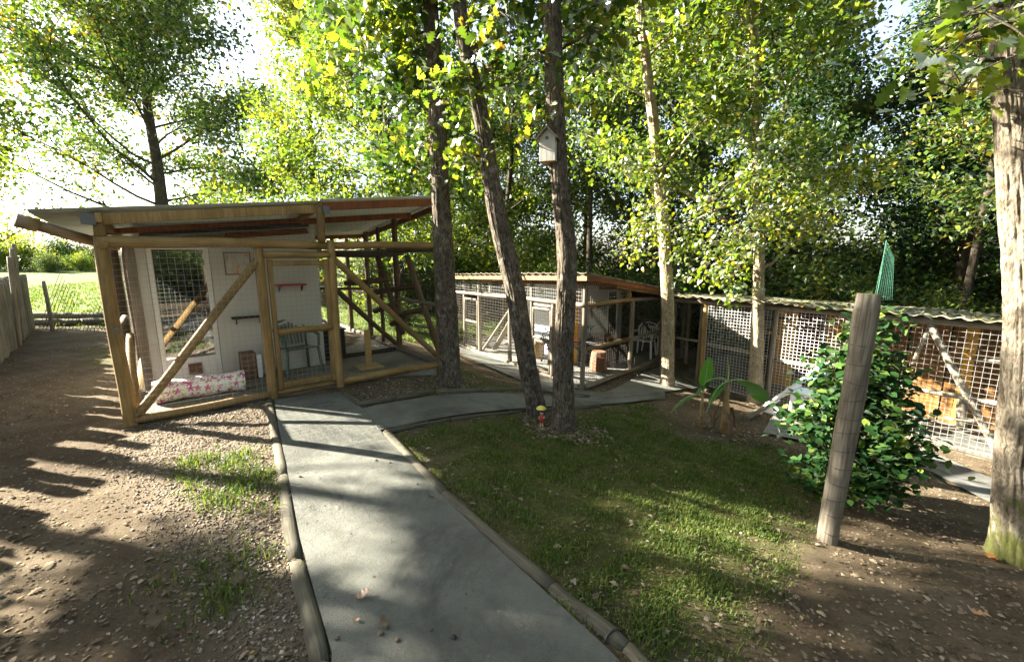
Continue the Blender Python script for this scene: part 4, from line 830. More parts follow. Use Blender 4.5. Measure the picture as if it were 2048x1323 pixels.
mb = MB(); mb.add(gv_ + [Vector(v) + F3.u * .008 for v in gv_], [(i * 9 + j, i * 9 + j + 1, i * 9 + j + 10, i * 9 + j + 9) for i in range(6) for j in range(8)] + [(63 + i * 9 + j + 9, 63 + i * 9 + j + 10, 63 + i * 9 + j + 1, 63 + i * 9 + j) for i in range(6) for j in range(8)]).build('cloth', M['blue'], cl, smooth=True)
hk = thing('wooden_step', F3(2.6, -.3, 0), 'reddish board step at the foot of the right pen', 'step'); B3('tread', (2.35, 3.1), (-.55, -.2), (-.02, .05), 'redwood', hk); B3('riser', (2.37, 3.08), (-.5, -.22), (-.12, -.022), 'redwood', hk)
#END_PART_2
# ------------------------------------------------------------------ palisade on the left
pal = thing('palisade_fence', (-6.3, 4.2, h1(-6.3, 4.2)), 'palisade of upright grey split poles at the left edge with pale stakes rising above it', 'fence')
PL = [(-11.6, 10.1), (-8.9, 7.2), (-6.6, 4.7), (-6.05, 3.5), (-5.6, 2.0), (-5.3, 0), (-5.2, -2.5)]
PLi = interp(PL, 128); random.seed(5)
for i, (x, y) in enumerate(PLi):
    x += random.uniform(-.02, .02); y += random.uniform(-.02, .02); g = h1(x, y)
    tall = (i % 4 < 2); hh = random.uniform(1.08, 1.2) + (random.uniform(.34, .50) if tall and i > 38 else 0)
    if i < 39: hh = random.uniform(1.15, 1.35)
    a = Vector((x, y, g - .1)); b = Vector((x + random.uniform(-.04, .04), y + random.uniform(-.04, .04), g + hh)); log('pole', a, b, random.uniform(.058, .078), M['pale_post'], pal, n=9)
for k, (x, y, hh) in enumerate(((-9.6, 8.2, 1.9), (-9.1, 7.7, 1.75), (-9.9, 8.5, 2.0))):
    log('stake', (x, y, .1), (x + .12, y, hh), .035, M['pale_post'], pal, n=8)
# chain link netting between palisade end and pen
net = thing('chain_link_fence', (-6.5, 10, 0), 'sagging chain link fence panel behind the nearest pen by the meadow', 'fence')
mb = MB(); A_ = Vector((-11.2, 9.9, 0)); n = 60
for i in range(n):
    s = i / (n - 1); top = .35 + .95 * min(1, abs(s - .12) * 2.2) if s > .12 else 1.4 - s * 5
    x0 = A_.x + s * 5.2
    mb.bar((x0, 9.9, h1(x0, 9.9) + .02), (x0 + top * .55, 9.9, h1(x0, 9.9) + top), .007)
    if s > .15: mb.bar((x0 + .45, 9.908, h1(x0, 9.9) + .02), (x0 + .45 - top * .55, 9.908, h1(x0, 9.9) + top), .007)
mb.build('mesh', M['darkwire'], net)
for x, hh in ((-6.0, 1.5), (-10.9, 1.2)): log('fence_post', (x, 9.94, -.1), (x, 9.94, hh), .04, M['pine_grey'], net)
# ------------------------------------------------------------------ leaning post with wire turns
pb = hit(1655, 1083); pt = Vector((2.45, pb.y + .03, 1.50))
fp = thing('fence_post', pb, 'thick grey weathered post ringed with wire standing before the bush', 'post')
post = log('post', pb - Vector((0, 0, .15)), pt, .066, M['grey_post'], fp, n=40, r2=.074)
for k in range(14):
    s = .06 + k * .068; c = pb + (pt - pb) * s; r = .0725 + .006 * s
    tl = random.uniform(-.25, .25)
    MB().tube([c + Vector((math.cos(a) * r, math.sin(a) * r, math.sin(a + k) * r * tl)) for a in [math.pi + .1 + i * math.pi / 9 * random.uniform(.9, 1) for i in range(8)]], .0022, 5).build('wire_turn', M['black_wire'], fp)
# green netting
nb = at(1755, 600, 3.0); nn = thing('bird_netting', nb, 'green plastic netting peak sticking up behind the grey post', 'netting')
mb = MB(); apex = at(1773, 480, 3.0); 
for k in range(9):
    f0 = at(1748 + k * 4.5, 600, 3.02 + .01 * k); a2 = apex + (at(1788, 515, 3.05) - apex) * (k / 8); mb.bar(f0, a2, .0013)
for k in range(16):
    s = k / 16; a_ = at(1748, 600, 3.02) + (apex - at(1748, 600, 3.02)) * s; b_ = at(1784, 600, 3.1) + (at(1788, 515, 3.05) - at(1784, 600, 3.1)) * s; mb.bar(a_, b_, .0011)
mb.bar(at(1745, 640, 3.0), apex, .0025); mb.build('net', M['netting'], nn)

# ------------------------------------------------------------------ trees
def bark_tube(path, n=40, step=.06, amp=.012, seed=0, flare=.0, roots=0):
    """path: list of (point, radius) -> verts, faces with ridged bark"""
    P = np.array([[*p, r] for p, r in path], float); d = np.r_[0, np.cumsum(np.linalg.norm(np.diff(P[:, :3], axis=0), axis=1))]; L_ = d[-1]
    k = max(4, int(L_ / step)); s = np.linspace(0, L_, k + 1)
    # smooth (cubic-ish) interpolation
    def sm(col):
        m = np.gradient(col, d); out = np.interp(s, d, col); idx = np.clip(np.searchsorted(d, s, 'right') - 1, 0, len(d) - 2); h_ = d[idx + 1] - d[idx]; t_ = (s - d[idx]) / h_
        return (2*t_**3-3*t_**2+1)*col[idx] + (t_**3-2*t_**2+t_)*h_*m[idx] + (-2*t_**3+3*t_**2)*col[idx+1] + (t_**3-t_**2)*h_*m[idx+1]
    C = np.stack([sm(P[:, i]) for i in range(4)], 1); T = np.gradient(C[:, :3], axis=0); T /= np.linalg.norm(T, axis=1)[:, None]
    x = np.cross(T, [0, 1, .01]); x /= np.linalg.norm(x, axis=1)[:, None]; y = np.cross(T, x)
    V = []; 
    for i in range(k + 1):
        z = s[i]; r = C[i, 3] * (1 + flare * math.exp(-z / .13))
        for j in range(n):
            a = 2 * math.pi * j / n; q = Vector((math.cos(a), math.sin(a), 0))
            nz = noise.noise(Vector((q.x * 2.2 + seed, q.y * 2.2, z * 1.1))) * .6
            rid = 1 - abs(noise.noise(Vector((q.x * 5.5 + seed + .5 * nz, q.y * 5.5, z * 2.3 + nz)))) * 2.4
            rid2 = 1 - abs(noise.noise(Vector((q.x * 11 + seed, q.y * 11, z * 6)))) * 2
            rr = r * (1 + .10 * nz + roots * math.exp(-z / .16) * (.5 + .5 * math.sin(a * 4 + seed))) + amp * ((rid - .45) * 1.0 + (rid2 - .5) * .5)
            V.append(C[i, :3] + (x[i] * math.cos(a) + y[i] * math.sin(a)) * rr)
    F = [(i * n + j, i * n + (j + 1) % n, (i + 1) * n + (j + 1) % n, (i + 1) * n + j) for i in range(k) for j in range(n)]
    return np.array(V), np.array(F)
def limbs(path, rs, n_main, z_lo, z_hi, length, up=.35, droop=0, bias=None, sub=5):
    """branch polylines growing from a trunk path; returns tubes and twig tips"""
    P = [Vector(p) for p, r in path]; Rr = [r for p, r in path]; tubes = []; tips = []
    def trunk_at(z):
        for i in range(len(P) - 1):
            if P[i + 1].z >= z: s = (z - P[i].z) / max(1e-3, P[i + 1].z - P[i].z); return P[i].lerp(P[i + 1], s), Rr[i] + (Rr[i + 1] - Rr[i]) * s
        return P[-1], Rr[-1]
    for k in range(n_main):
        z = z_lo + (z_hi - z_lo) * ((k + rs.random() * .8) / n_main); c, r = trunk_at(z); az = k * 2.399 + rs.uniform(-.5, .5)
        if bias is not None and rs.random() < .6: az = bias + rs.uniform(-.9, .9)
        fr = (z - z_lo) / max(.1, z_hi - z_lo); L_ = length * (1 - .55 * fr) * rs.uniform(.75, 1.15); d = Vector((math.cos(az), math.sin(az), up + .5 * fr)).normalized()
        pts = [c]; p = c.copy(); nseg = 6
        for i in range(nseg):
            d = (d + Vector((rs.uniform(-.22, .22), rs.uniform(-.22, .22), rs.uniform(-.12, .2) - droop))).normalized(); p = p + d * L_ / nseg; pts.append(p.copy())
        r0 = min(r * .35, .010 + L_ * .009); tubes.append((pts, [r0 * (1 - .8 * i / nseg) for i in range(nseg + 1)])); tips.append(pts[-1])
        for q in range(sub):
            i = rs.randint(2, nseg); b = pts[i]; d2 = (d + Vector((rs.uniform(-1, 1), rs.uniform(-1, 1), rs.uniform(-.4, .6)))).normalized(); l2 = L_ * rs.uniform(.22, .42)
            e1 = b + d2 * l2 * .5 + Vector((0, 0, rs.uniform(-.05, .1))); e2 = e1 + (d2 + Vector((rs.uniform(-.4, .4), rs.uniform(-.4, .4), rs.uniform(-.3, .2)))).normalized() * l2 * .5
            tubes.append(([b, e1, e2], [r0 * .35, r0 * .22, r0 * .08])); tips += [e1, e2, (e1 + b) / 2]
    return tubes, tips
def leafcloud(tips, n, sig, rs_seed, flat=.6):
    g = np.random.default_rng(rs_seed); T = np.array([tuple(t) for t in tips]); wgt = g.gamma(1.2, 1, len(T)); idx = g.choice(len(T), n, p=wgt / wgt.sum())
    o = g.normal(0, 1, (n, 3)) * np.array([sig, sig, sig * flat]); return T[idx] + o
def tree_meshes(path, seed, nleaf, lsize, mats, n_main=14, z=(.3, 1), length=2.5, sig=.35, up=.35, droop=0, tpl=T_DIA, amp=.01, sides=16, step=.2, flare=.3, bias=None, lvar=.48, sub=5, roots=0, flat=.6):
    rs = random.Random(seed); V, F = bark_tube(path, sides, step, amp, seed * 1.7, flare, roots); tm = npmesh('trunk', V, F); tm.polygons.foreach_set('use_smooth', [True] * len(tm.polygons)); tm.materials.append(M[mats[0]])
    z0 = path[0][0][2]; z1 = path[-1][0][2]; tubes, tips = limbs(path, rs, n_main, z0 + (z1 - z0) * z[0], z0 + (z1 - z0) * z[1], length, up, droop, bias, sub)
    mb = MB()
    for p, r in tubes: mb.tube(p, r, 5, False)
    lm = bpy.data.meshes.new('limbs'); lm.from_pydata(mb.v, [], mb.f); lm.polygons.foreach_set('use_smooth', [True] * len(lm.polygons)); lm.materials.append(M[mats[0]])
    C = leafcloud(tips, nleaf, sig, seed, flat); g = np.random.default_rng(seed + 99); cl = np.array([noise.noise(Vector(c) * .8) for c in C]) * .35
    rnd = np.clip(g.beta(2, 3, nleaf) + cl, 0, 1)
    cm = scatter('crown', C, lsize * g.uniform(1 - lvar, 1 + lvar, nleaf), tpl, 1.1, rnd); cm.materials.append(M[mats[1]])
    return tm, lm, cm
def plant(name, parts, loc, label, cat, group=None, rz=0, sc=1, names=('trunk', 'limbs', 'crown')):
    t = thing(name, loc, label, cat, group); t.rotation_euler = (0, 0, rz); t.scale = (sc,) * 3
    for n_, me in zip(names, parts):
        if me is None: continue
        o = bpy.data.objects.new(n_, me); COL.objects.link(o); o.parent = t
    return t
def rel(path, base): return [((p[0] - base[0], p[1] - base[1], p[2] - base[2]), r) for p, r in path]
def pxpath(base, pts):   # pts: (px, py, Y, width_px)
    out = []
    for px, py, Yd, wpx in pts:
        p = at(px, py, Yd); dist = (p - Vector((0, 0, CAM_H))).dot(Vector((0, math.cos(PITCH), -math.sin(PITCH)))); out.append((tuple(p), wpx / 2 * dist / FPX * .89))
    return out
FT = []
def front_tree(base_px, Y_extra, pts, top, seed, mats, label, name='oak_tree', **k):
    b = hit(*base_px); path = pxpath(b, [(px, py, b.y + dy, wd) for px, py, dy, wd in pts]); p0 = path[0]; path[0] = ((p0[0][0], p0[0][1], b.z - .06), p0[1])
    path += [(t, r) for t, r in top(Vector(path[-1][0]), path[-1][1])]
    tm = tree_meshes(rel(path, b), seed, k.pop('nleaf'), k.pop('lsize'), mats, **k); return plant(name, tm, b, label, 'tree')
def goup(dx, dy, H_, n=3):
    def f(p, r):
        return [((p.x + dx * i / n, p.y + dy * i / n, p.z + (H_ - p.z) * i / n), r * (1 - .75 * i / n)) for i in range(1, n + 1)]
    return f
K_ = dict(sides=92, step=.035, amp=.011, flare=.35)
front_tree((905, 772), 0, [(903, 775, .05, 44), (893, 600, .0, 44), (882, 400, 0, 40), (872, 200, -.05, 36), (860, 0, -.1, 32)], goup(-.2, .3, 10.5), 1, ('trunk', 'leaf_green'), 'dark straight oak trunk at the right corner of the nearest pen', nleaf=9000, lsize=.13, tpl=T_OVAL, n_main=13, z=(.36, 1), length=2.4, sig=.32, **{**K_, 'roots': .22})
front_tree((1078, 835), 0, [(1078, 838, .05, 40), (1050, 700, .05, 40), (1032, 590, .05, 42), (995, 430, .1, 40), (965, 250, .1, 34), (925, 60, .15, 30), (915, -20, .2, 30)], goup(-.3, .2, 9.5), 2, ('trunk', 'leaf_green'), 'curving left trunk of the twin oaks beside the path', nleaf=8000, lsize=.12, tpl=T_OVAL, n_main=12, z=(.40, 1), length=2.2, sig=.32, **K_)
TW_ = front_tree((1127, 858), 0, [(1125, 862, .02, 52), (1128, 700, .0, 42), (1133, 500, 0, 42), (1120, 370, 0, 38), (1110, 200, 0, 40), (1103, 0, 0, 36), (1100, -60, 0, 36)], goup(.2, .3, 9.5), 3, ('trunk', 'leaf_yg'), 'straight right trunk of the twin oaks carrying the nest box', nleaf=8000, lsize=.12, tpl=T_OVAL, n_main=12, z=(.48, 1), length=2.2, sig=.32, **{**K_, 'roots': .12})
front_tree((1335, 772), 0, [(1335, 775, .0, 28), (1335, 600, 0, 26), (1322, 400, .1, 24), (1305, 230, .1, 22), (1285, 60, .2, 20), (1278, -20, .2, 20)], goup(.2, .3, 10.5), 4, ('trunk_pale', 'leaf_yg'), 'slim sunlit curving trunk in front of the right corner of the middle pen', nleaf=13000, lsize=.10, n_main=15, z=(.26, 1), length=2.2, sig=.34, **{**K_, 'sides': 56, 'amp': .010})
front_tree((1510, 805), 0, [(1510, 808, .0, 30), (1515, 650, 0, 25), (1518, 500, 0, 22), (1515, 300, 0, 20), (1508, 100, 0, 18), (1505, -20, 0, 18)], goup(.1, .2, 10.5), 5, ('trunk_pale', 'leaf_yg'), 'bright sunlit trunk standing before the mesh of the right pen', nleaf=16000, lsize=.10, n_main=17, z=(.20, 1), length=2.0, sig=.32, **{**K_, 'sides': 56, 'amp': .010})
front_tree((2045, 1120), 0, [(2052, 1130, .0, 105), (2035, 950, 0, 72), (2042, 800, 0, 66), (2052, 600, 0, 66), (2040, 400, 0, 66), (2022, 150, 0, 60), (2012, 40, 0, 54), (2005, -30, 0, 50)], goup(.2, .3, 9), 6, ('trunk_moss', 'leaf_yg'), 'thick leaning trunk with mossy foot at the right edge', nleaf=6000, lsize=.12, tpl=T_OVAL, n_main=12, z=(.42, 1), length=2.2, sig=.3, **{**K_, 'sides': 120, 'roots': .18, 'amp': .011})
# ------------------------------------------------------------------ shared tree kinds
def straight(H_, r, seed, lean=.3):
    q = random.Random(seed); ax_ = q.uniform(-lean, lean); ay = q.uniform(-lean, lean); n = 7
    return [((ax_ * (i / n) ** 2 + q.uniform(-.06, .06), ay * (i / n) ** 2 + q.uniform(-.06, .06), H_ * i / n - .1), r * (1 - .8 * i / n)) for i in range(n + 1)]
KIND = [tree_meshes(straight(12, .17, 21), 21, 24000, .13, ('trunk', 'leaf_green'), n_main=26, z=(.20, .98), length=3.0, sig=.38, sub=7),
        tree_meshes(straight(13, .15, 22), 22, 26000, .13, ('trunk_dark', 'leaf_dark'), n_main=28, z=(.12, .98), length=2.9, sig=.38, sub=7),
        tree_meshes(straight(11, .16, 23), 23, 23000, .13, ('trunk', 'leaf_yg'), n_main=26, z=(.14, .98), length=3.1, sig=.38, sub=7),
        tree_meshes(straight(12, .11, 24, .6), 24, 15000, .12, ('trunk_dark', 'leaf_green'), n_main=24, z=(.30, .98), length=2.3, sig=.38),
        tree_meshes(straight(9, .20, 25, .5), 25, 28000, .13, ('trunk_dark', 'leaf_yg'), n_main=26, z=(.10, .98), length=3.8, sig=.33, up=.25, sub=8)]
def bushkind(seed, mat, n=9000, w_=1.3, H_=2.2, ls=.10):
    rs = random.Random(seed); mb = MB(); tips = []
    for k in range(16):
        a = rs.uniform(0, 6.28); L_ = rs.uniform(.4, 1) * w_; p = [Vector((0, 0, -.05))]; top = Vector((math.cos(a) * L_, math.sin(a) * L_, H_ * rs.uniform(.35, 1)))
        for i in range(1, 5): p.append(Vector((0, 0, 0)).lerp(top, i / 4) + Vector((rs.uniform(-.08, .08), rs.uniform(-.08, .08), .1 * math.sin(i))))
        mb.tube(p, [.022, .018, .013, .009, .004], 5, False); tips += p[2:] + [p[3] + Vector((rs.uniform(-.3, .3), rs.uniform(-.3, .3), rs.uniform(-.2, .2)))]
        tips.append(Vector((top.x * .9, top.y * .9, rs.uniform(.15, .6))))
    st = bpy.data.meshes.new('stems'); st.from_pydata(mb.v, [], mb.f); st.materials.append(M['trunk_dark'])
    C = leafcloud(tips, n, .27, seed, .9); C = C[C[:, 2] > .02]; g = np.random.default_rng(seed)
    cm = scatter('foliage', C, ls * g.uniform(.6, 1.3, len(C)), T_DIA, 1.1, np.clip(g.beta(2, 3, len(C)) + .25 * np.array([noise.noise(Vector(c) * 1.2) for c in C]), 0, 1)); cm.materials.append(M[mat]); return (st, cm)
BK = [bushkind(31, 'leaf_green'), bushkind(32, 'leaf_dark'), bushkind(33, 'leaf_yg')]
LK = ['oak_tree', 'hornbeam_tree', 'yellowing_oak_tree', 'slim_tree', 'spreading_oak_tree']
def wood_tree(x, y, kind, label, group, rz=None, sc=1.0): return plant(LK[kind], KIND[kind], (x, y, h1(x, y) - .05), label, 'tree', group, random.uniform(0, 6.28) if rz is None else rz, sc)
random.seed(42)
# trees one can single out
def behind(px, Yd): return at(px, 560, Yd).x
KIND.append(tree_meshes(straight(9, .22, 35, .4), 35, 62000, .115, ('trunk_dark', 'leaf_green'), n_main=30, z=(.14, .98), length=4.9, sig=.40, up=.3, sub=11)); LK.append('spreading_oak_tree')
wood_tree(behind(345, 32), 32, 5, 'large spreading oak with dark trunk rising behind the nearest roof', None, 1.0, 2.3)
wood_tree(behind(-100, 11), 11, 2, 'yellow-green tree leaning in from the left edge', None, 2.0, .74)
wood_tree(behind(640, 17), 17, 2, 'yellow-green tree behind the right end of the nearest roof', None, .3, 1.0)
wood_tree(behind(800, 14), 14, 4, 'many-limbed oak behind the dark straight trunk', None, 2.2, 1.0)
wood_tree(behind(1010, 18), 18, 4, 'spreading oak with arching limbs behind the middle pen roof', None, 4.1, 1.0)
wood_tree(behind(1180, 16), 16, 3, 'slim straight tree right of the nest box', None, .6, 1.1)
wood_tree(behind(1250, 18.5), 18.5, 3, 'slim dark tree between the nest box and the sunlit curving trunk', None, 3.6, 1.1)
front_tree((1602, 640), 0, [(1600, 700, .0, 30), (1610, 480, 0, 26), (1618, 300, 0, 22), (1622, 100, 0, 18), (1622, -20, 0, 16)], goup(.1, .2, 13), 8, ('trunk_pale', 'leaf_green'), 'pale mottled trunk rising behind the mossy roof', nleaf=14000, lsize=.13, n_main=18, z=(.3, 1), length=2.6, sig=.4, sides=20, step=.12, amp=.008)
front_tree((1905, 640), 0, [(1900, 700, .0, 18), (1918, 540, 0, 18), (1948, 400, 0, 15), (1972, 250, 0, 12), (1985, 100, 0, 10)], goup(.3, .2, 9), 9, ('trunk_pale', 'leaf_dark'), 'thin pinkish forked trunk leaning right, behind the right end of the mossy roof', nleaf=9000, lsize=.12, n_main=14, z=(.3, 1), length=2.4, sig=.4, sides=14, step=.12, amp=.006)
def zone_of(x, y):
    pxx = 1024 + FPX * x / (y * math.cos(PITCH)); return [z_ for z_ in ((300, 'over the meadow left of the nearest pen'), (560, 'behind the nearest cabin'), (760, 'behind the right half of the nearest pen'), (960, 'between the dark straight trunk and the curved twin trunk'), (1150, 'behind the twin trunks'), (1330, 'left of the slim sunlit curving trunk'), (1520, 'between the two sunlit slim trunks'), (1640, 'beside the pale mottled trunk'), (1790, 'above the bush and the green netting'), (1930, 'behind the right part of the mossy roof'), (2100, 'beside the thick trunk at the right edge'), (1e9, 'right of the thick trunk, out of the picture')) if pxx < z_[0]][0][1]
# the wood behind the pens
WG = 'trees of the wood behind the pens'; SEEN = {}
for (x, y, k, s) in ((8.5, 14, 1, 1.0), (12.5, 12, 1, .95), (11, 17, 0, 1.1), (15, 15, 1, 1.05), (6.0, 16.5, 0, 1.0), (13.5, 8.2, 1, .9), (17, 11, 1, 1), (8.5, 20, 2, 1.1), (19, 19, 1, 1.1), (3.4, 20, 2, 1.0), (22, 13, 0, 1.1), (0, 24, 2, 1.0), (-2.8, 21, 0, .9), (-6, 26, 2, .9), (25, 24, 1, 1.2), (10.2, 9.6, 3, .9), (15.5, 5.5, 1, .95), (-3.5, 33, 4, 1.1), (20, 6, 0, 1.0)):
    lb = {0: 'green oak of the wood behind the pens', 1: 'dark green tree of the wood behind the right pen', 2: 'yellow-green oak of the wood behind the pens', 3: 'slim green tree of the wood behind the right pen', 4: 'broad oak on the meadow edge behind the pens'}[k]
    tone = {0: 'green oak', 1: 'dark green tree', 2: 'yellow-green oak', 3: 'slim green tree', 4: 'broad oak'}[k]
    zone = zone_of(x, y)
    key = (tone, zone); SEEN[key] = SEEN.get(key, 0) + 1; lb = tone + ' ' + zone + ('' if SEEN[key] == 1 else ', farther back' if SEEN[key] == 2 else ', farthest back')
    wood_tree(x, y, k, lb, WG, None, s)
# trees left of the picture: they stand round the clearing and shade it
KIND.insert(5, tree_meshes(straight(9.0, .15, 26, .2), 26, 7500, .13, ('trunk', 'leaf_yg'), n_main=12, z=(.58, .97), length=2.7, sig=.16, up=.15)); LK.insert(5, 'high_crowned_oak_tree')
for (x, y, k, s) in ((-10.6, 4.3, 5, 1.0), (-10.2, 1.9, 5, .95), (-9.0, -1.2, 5, 1.0), (-13.2, 3.4, 5, 1.15), (-13.4, 5.8, 5, 1.1), (5.5, -4.5, 0, .9), (-3, -6, 0, 1.0), (9, -3.5, 1, .9), (12.5, -7, 0, 1), (4, -9, 2, 1), (9.5, -11, 1, 1.1), (15, -1.5, 0, 1)):
    wood_tree(x, y, k, 'tree of the clearing edge, standing out of the picture', 'trees round the clearing outside the picture', None, s)
# overhanging leafy sprays, parts of the trees they grow from
def spray(tree, a, b, n, size, sig=.16, mat='leaf_green', seed=0, name='leaf_spray'):
    a = at(*a); b = at(*b); rs = random.Random(seed); pts = [a]; L_ = (b - a).length
    for i in range(1, 7): pts.append(a.lerp(b, i / 6) + Vector((rs.uniform(-.05, .05), rs.uniform(-.05, .05), .10 * L_ * math.sin(i / 6 * math.pi) + rs.uniform(-.03, .03))))
    MB().tube(pts, [.016 * (1 - i / 8) for i in range(7)], 6, False).build('branch', M['trunk'], tree, smooth=True)
    tips = []
    for p in pts[1:]:
        for q in range(3):
            e = p + Vector((rs.uniform(-1, 1), rs.uniform(-1, 1), rs.uniform(-1, .5))) * sig * 2; MB_ = MB().tube([p, p.lerp(e, .5) + Vector((0, 0, .02)), e], [.005, .004, .002], 4, False)
            tips += [e, p.lerp(e, .6)]; twigs.append((MB_, tree))
    C = leafcloud(tips, n, sig * .55, seed, 1.0); g = np.random.default_rng(seed); me = scatter(name, C - np.array(tuple(wloc(tree))), size * g.uniform(.6, 1.15, n), T_OAK, 1.2, np.clip(g.beta(2, 2.5, n), 0, 1)); me.materials.append(M[mat])
    o = bpy.data.objects.new(name, me); COL.objects.link(o); o.parent = tree; o['kind'] = 'stuff'
twigs = []
tr = [o for o in COL.objects if o.get('category') == 'tree' and o.parent is None]
def find(s): return [o for o in tr if s in o['label']][0]
t1_, tl_, tr_, tc_, ts_, tm_ = find('dark straight oak'), find('curving left trunk'), find('straight right trunk'), find('slim sunlit curving'), find('bright sunlit trunk'), find('thick leaning trunk')
for k, (tt, a, b, n, sz, mt) in enumerate(((t1_, (862, 60, 6.3), (700, 150, 5.8), 420, .15, 'leaf_yg'), (t1_, (868, 140, 6.3), (740, 300, 5.9), 420, .15, 'leaf_green'), (t1_, (860, 20, 6.3), (780, 20, 5.6), 260, .13, 'leaf_green'), (t1_, (875, 250, 6.3), (930, 330, 6.0), 180, .13, 'leaf_green'), (t1_, (870, 220, 6.3), (835, 330, 5.9), 200, .14, 'leaf_green'),
    (tl_, (928, 60, 5.2), (1010, 30, 4.4), 120, .14, 'leaf_green'), (tl_, (935, 100, 5.2), (990, 160, 4.9), 80, .14, 'leaf_green'), (tl_, (945, 170, 5.2), (870, 150, 4.9), 150, .14, 'leaf_yg'), (tl_, (975, 320, 5.2), (900, 300, 5.0), 90, .13, 'leaf_yg'), (tr_, (1103, 100, 4.9), (1040, 150, 4.5), 60, .13, 'leaf_green'), (tr_, (1112, 110, 4.9), (1220, 50, 4.6), 70, .14, 'leaf_green'), (tr_, (1112, 200, 4.9), (1070, 260, 4.7), 60, .13, 'leaf_yg'), (tr_, (1104, -20, 4.9), (1200, -10, 4.3), 70, .15, 'leaf_green'),
    (tm_, (2008, 60, 2.7), (1900, 120, 2.5), 60, .10, 'leaf_yg'), (tm_, (2010, 10, 2.7), (1960, 30, 2.3), 60, .12, 'leaf_yg'), (tm_, (2008, 120, 2.7), (1930, 170, 2.6), 40, .12, 'leaf_yg'),
    (ts_, (1515, 440, 7), (1420, 520, 6.8), 500, .10, 'leaf_yg'), (ts_, (1516, 420, 7), (1580, 440, 6.7), 360, .10, 'leaf_yg'), (ts_, (1516, 500, 7), (1450, 560, 6.6), 400, .10, 'leaf_yg'), (ts_, (1514, 350, 7), (1430, 400, 6.8), 360, .10, 'leaf_yg'), (ts_, (1514, 300, 7), (1590, 330, 6.7), 360, .10, 'leaf_green'), (tc_, (1325, 400, 8), (1265, 490, 7.7), 380, .10, 'leaf_yg'), (tc_, (1326, 450, 8), (1390, 500, 7.8), 300, .10, 'leaf_yg'), (tc_, (1318, 330, 8), (1255, 350, 7.8), 260, .10, 'leaf_yg'))):
    spray(tt, a, b, n, sz, .20 if n > 150 else .14, mt, 500 + k)
for tt in (t1_, tl_, tr_, tc_, ts_, tm_):
    mb = MB()
    for m_, q in twigs:
        if q is tt: mb.add(m_.v, m_.f)
    mb.build('twigs', M['trunk'], tt)['kind'] = 'stuff'
# undergrowth
BG = ['green shrub in the undergrowth behind the pens', 'dark green shrub in the undergrowth behind the pens', 'yellow-green shrub in the undergrowth behind the pens']
def shrub(x, y, k, sc, label=None, group=None): return plant('shrub', BK[k], (x, y, h1(x, y) - .03), label or (('green', 'dark green', 'yellow-green')[k] + ' undergrowth shrub ' + zone_of(x, y) + ('' if y < 15 else ', farther back')), 'shrub', group or ('undergrowth shrubs, ' + ('green', 'dark', 'yellow-green')[k]), random.uniform(0, 6.28), sc, ('stems', 'foliage'))
for i in range(20):
    s = i / 19; x = 5.6 + 9.5 * s + random.uniform(-.5, .5); y = 13.0 - 6.0 * s + random.uniform(-.4, 1.0); shrub(x, y, (1, 0, 1, 2)[i % 4], random.uniform(.8, 1.25))
for i in range(18): shrub(random.uniform(7, 20), random.uniform(13, 22), i % 3, random.uniform(1.1, 1.8))
for i in range(22):
    x = -6 + i * .75 + random.uniform(-.3, .3); shrub(x, 18.5 + random.uniform(-1.2, 3.5), (2, 2, 0, 2, 0)[i % 5], random.uniform(.9, 1.5))
for x, y, s in ((-7.6, 1.5, 1.5), (-7.4, -.4, 1.6), (-8.2, -2.2, 1.6), (-9.6, .6, 1.9), (-10.4, -2.6, 2.0), (5, -7, 1.3), (8, -6.5, 1.5), (10.5, -5.5, 1.4), (12.5, -4, 1.5), (6.8, -9.5, 1.6)): shrub(x, y, 0, s, 'tall shrub left of the clearing, standing out of the picture', 'shrubs beside the clearing outside the picture')
for i in range(30): shrub(-62 + i * 1.5 + random.uniform(-1, 1), 40 + random.uniform(-3, 4), i % 3, random.uniform(.5, 1.7), 'low shrub of the hedge along the far side of the meadow', 'hedge shrubs beyond the meadow')
for x, y, k, s in ((-3.4, 12.4, 0, .5), (1.6, 13.4, 0, .9), (2.9, 13.2, 1, 1.0), (4.4, 13.0, 0, .9)): shrub(x, y, k, s)
#END_PART_3A
# ------------------------------------------------------------------ bush behind the grey post
bb_ = hit(1745, 1000); bb_.x = 3.15; bb_.y = 3.75; bb_.z = h1(3.15, 3.75)
bush = thing('camellia_bush', bb_, 'dense glossy bush with yellow-edged leaves behind the grey post', 'bush')
rs = random.Random(77); mb = MB(); tips = []
def prof_r(z): return .20 + .38 * math.sin(min(1, max(0, z / 1.25)) * math.pi) ** .8 if z < 1.25 else .22 * max(0, 1.75 - z) / .5 + .08
for k in range(34):
    a = rs.uniform(0, 6.28); zt = rs.uniform(.25, 1.35); r = prof_r(zt) * rs.uniform(.45, .85); p = [Vector((rs.uniform(-.05, .05), rs.uniform(-.05, .05), -.05))]
    for i in range(1, 5): s = i / 4; p.append(Vector((math.cos(a) * r * s ** 1.3, math.sin(a) * r * s ** 1.3, zt * s ** .8)))
    mb.tube([bb_ + q for q in p], [.018, .014, .010, .007, .003], 5, False); tips += [p[3], p[4], p[4], p[4]]
for k in range(16): z = 1.1 + k * .045; tips.append(Vector((-.05 + .05 * math.sin(k), -.15, z)))
mb.build('stems', M['trunk_dark'], bush)
g = np.random.default_rng(5); n = 5200; idx = g.integers(0, len(tips), n); C = np.array([tuple(t) for t in tips])[idx] + g.normal(0, 1, (n, 3)) * np.array([.10, .10, .09])
C = C[(C[:, 2] > .06)]; n = len(C); outw = C.copy(); outw[:, 2] = .15
Rm = rotmats(n, .75)
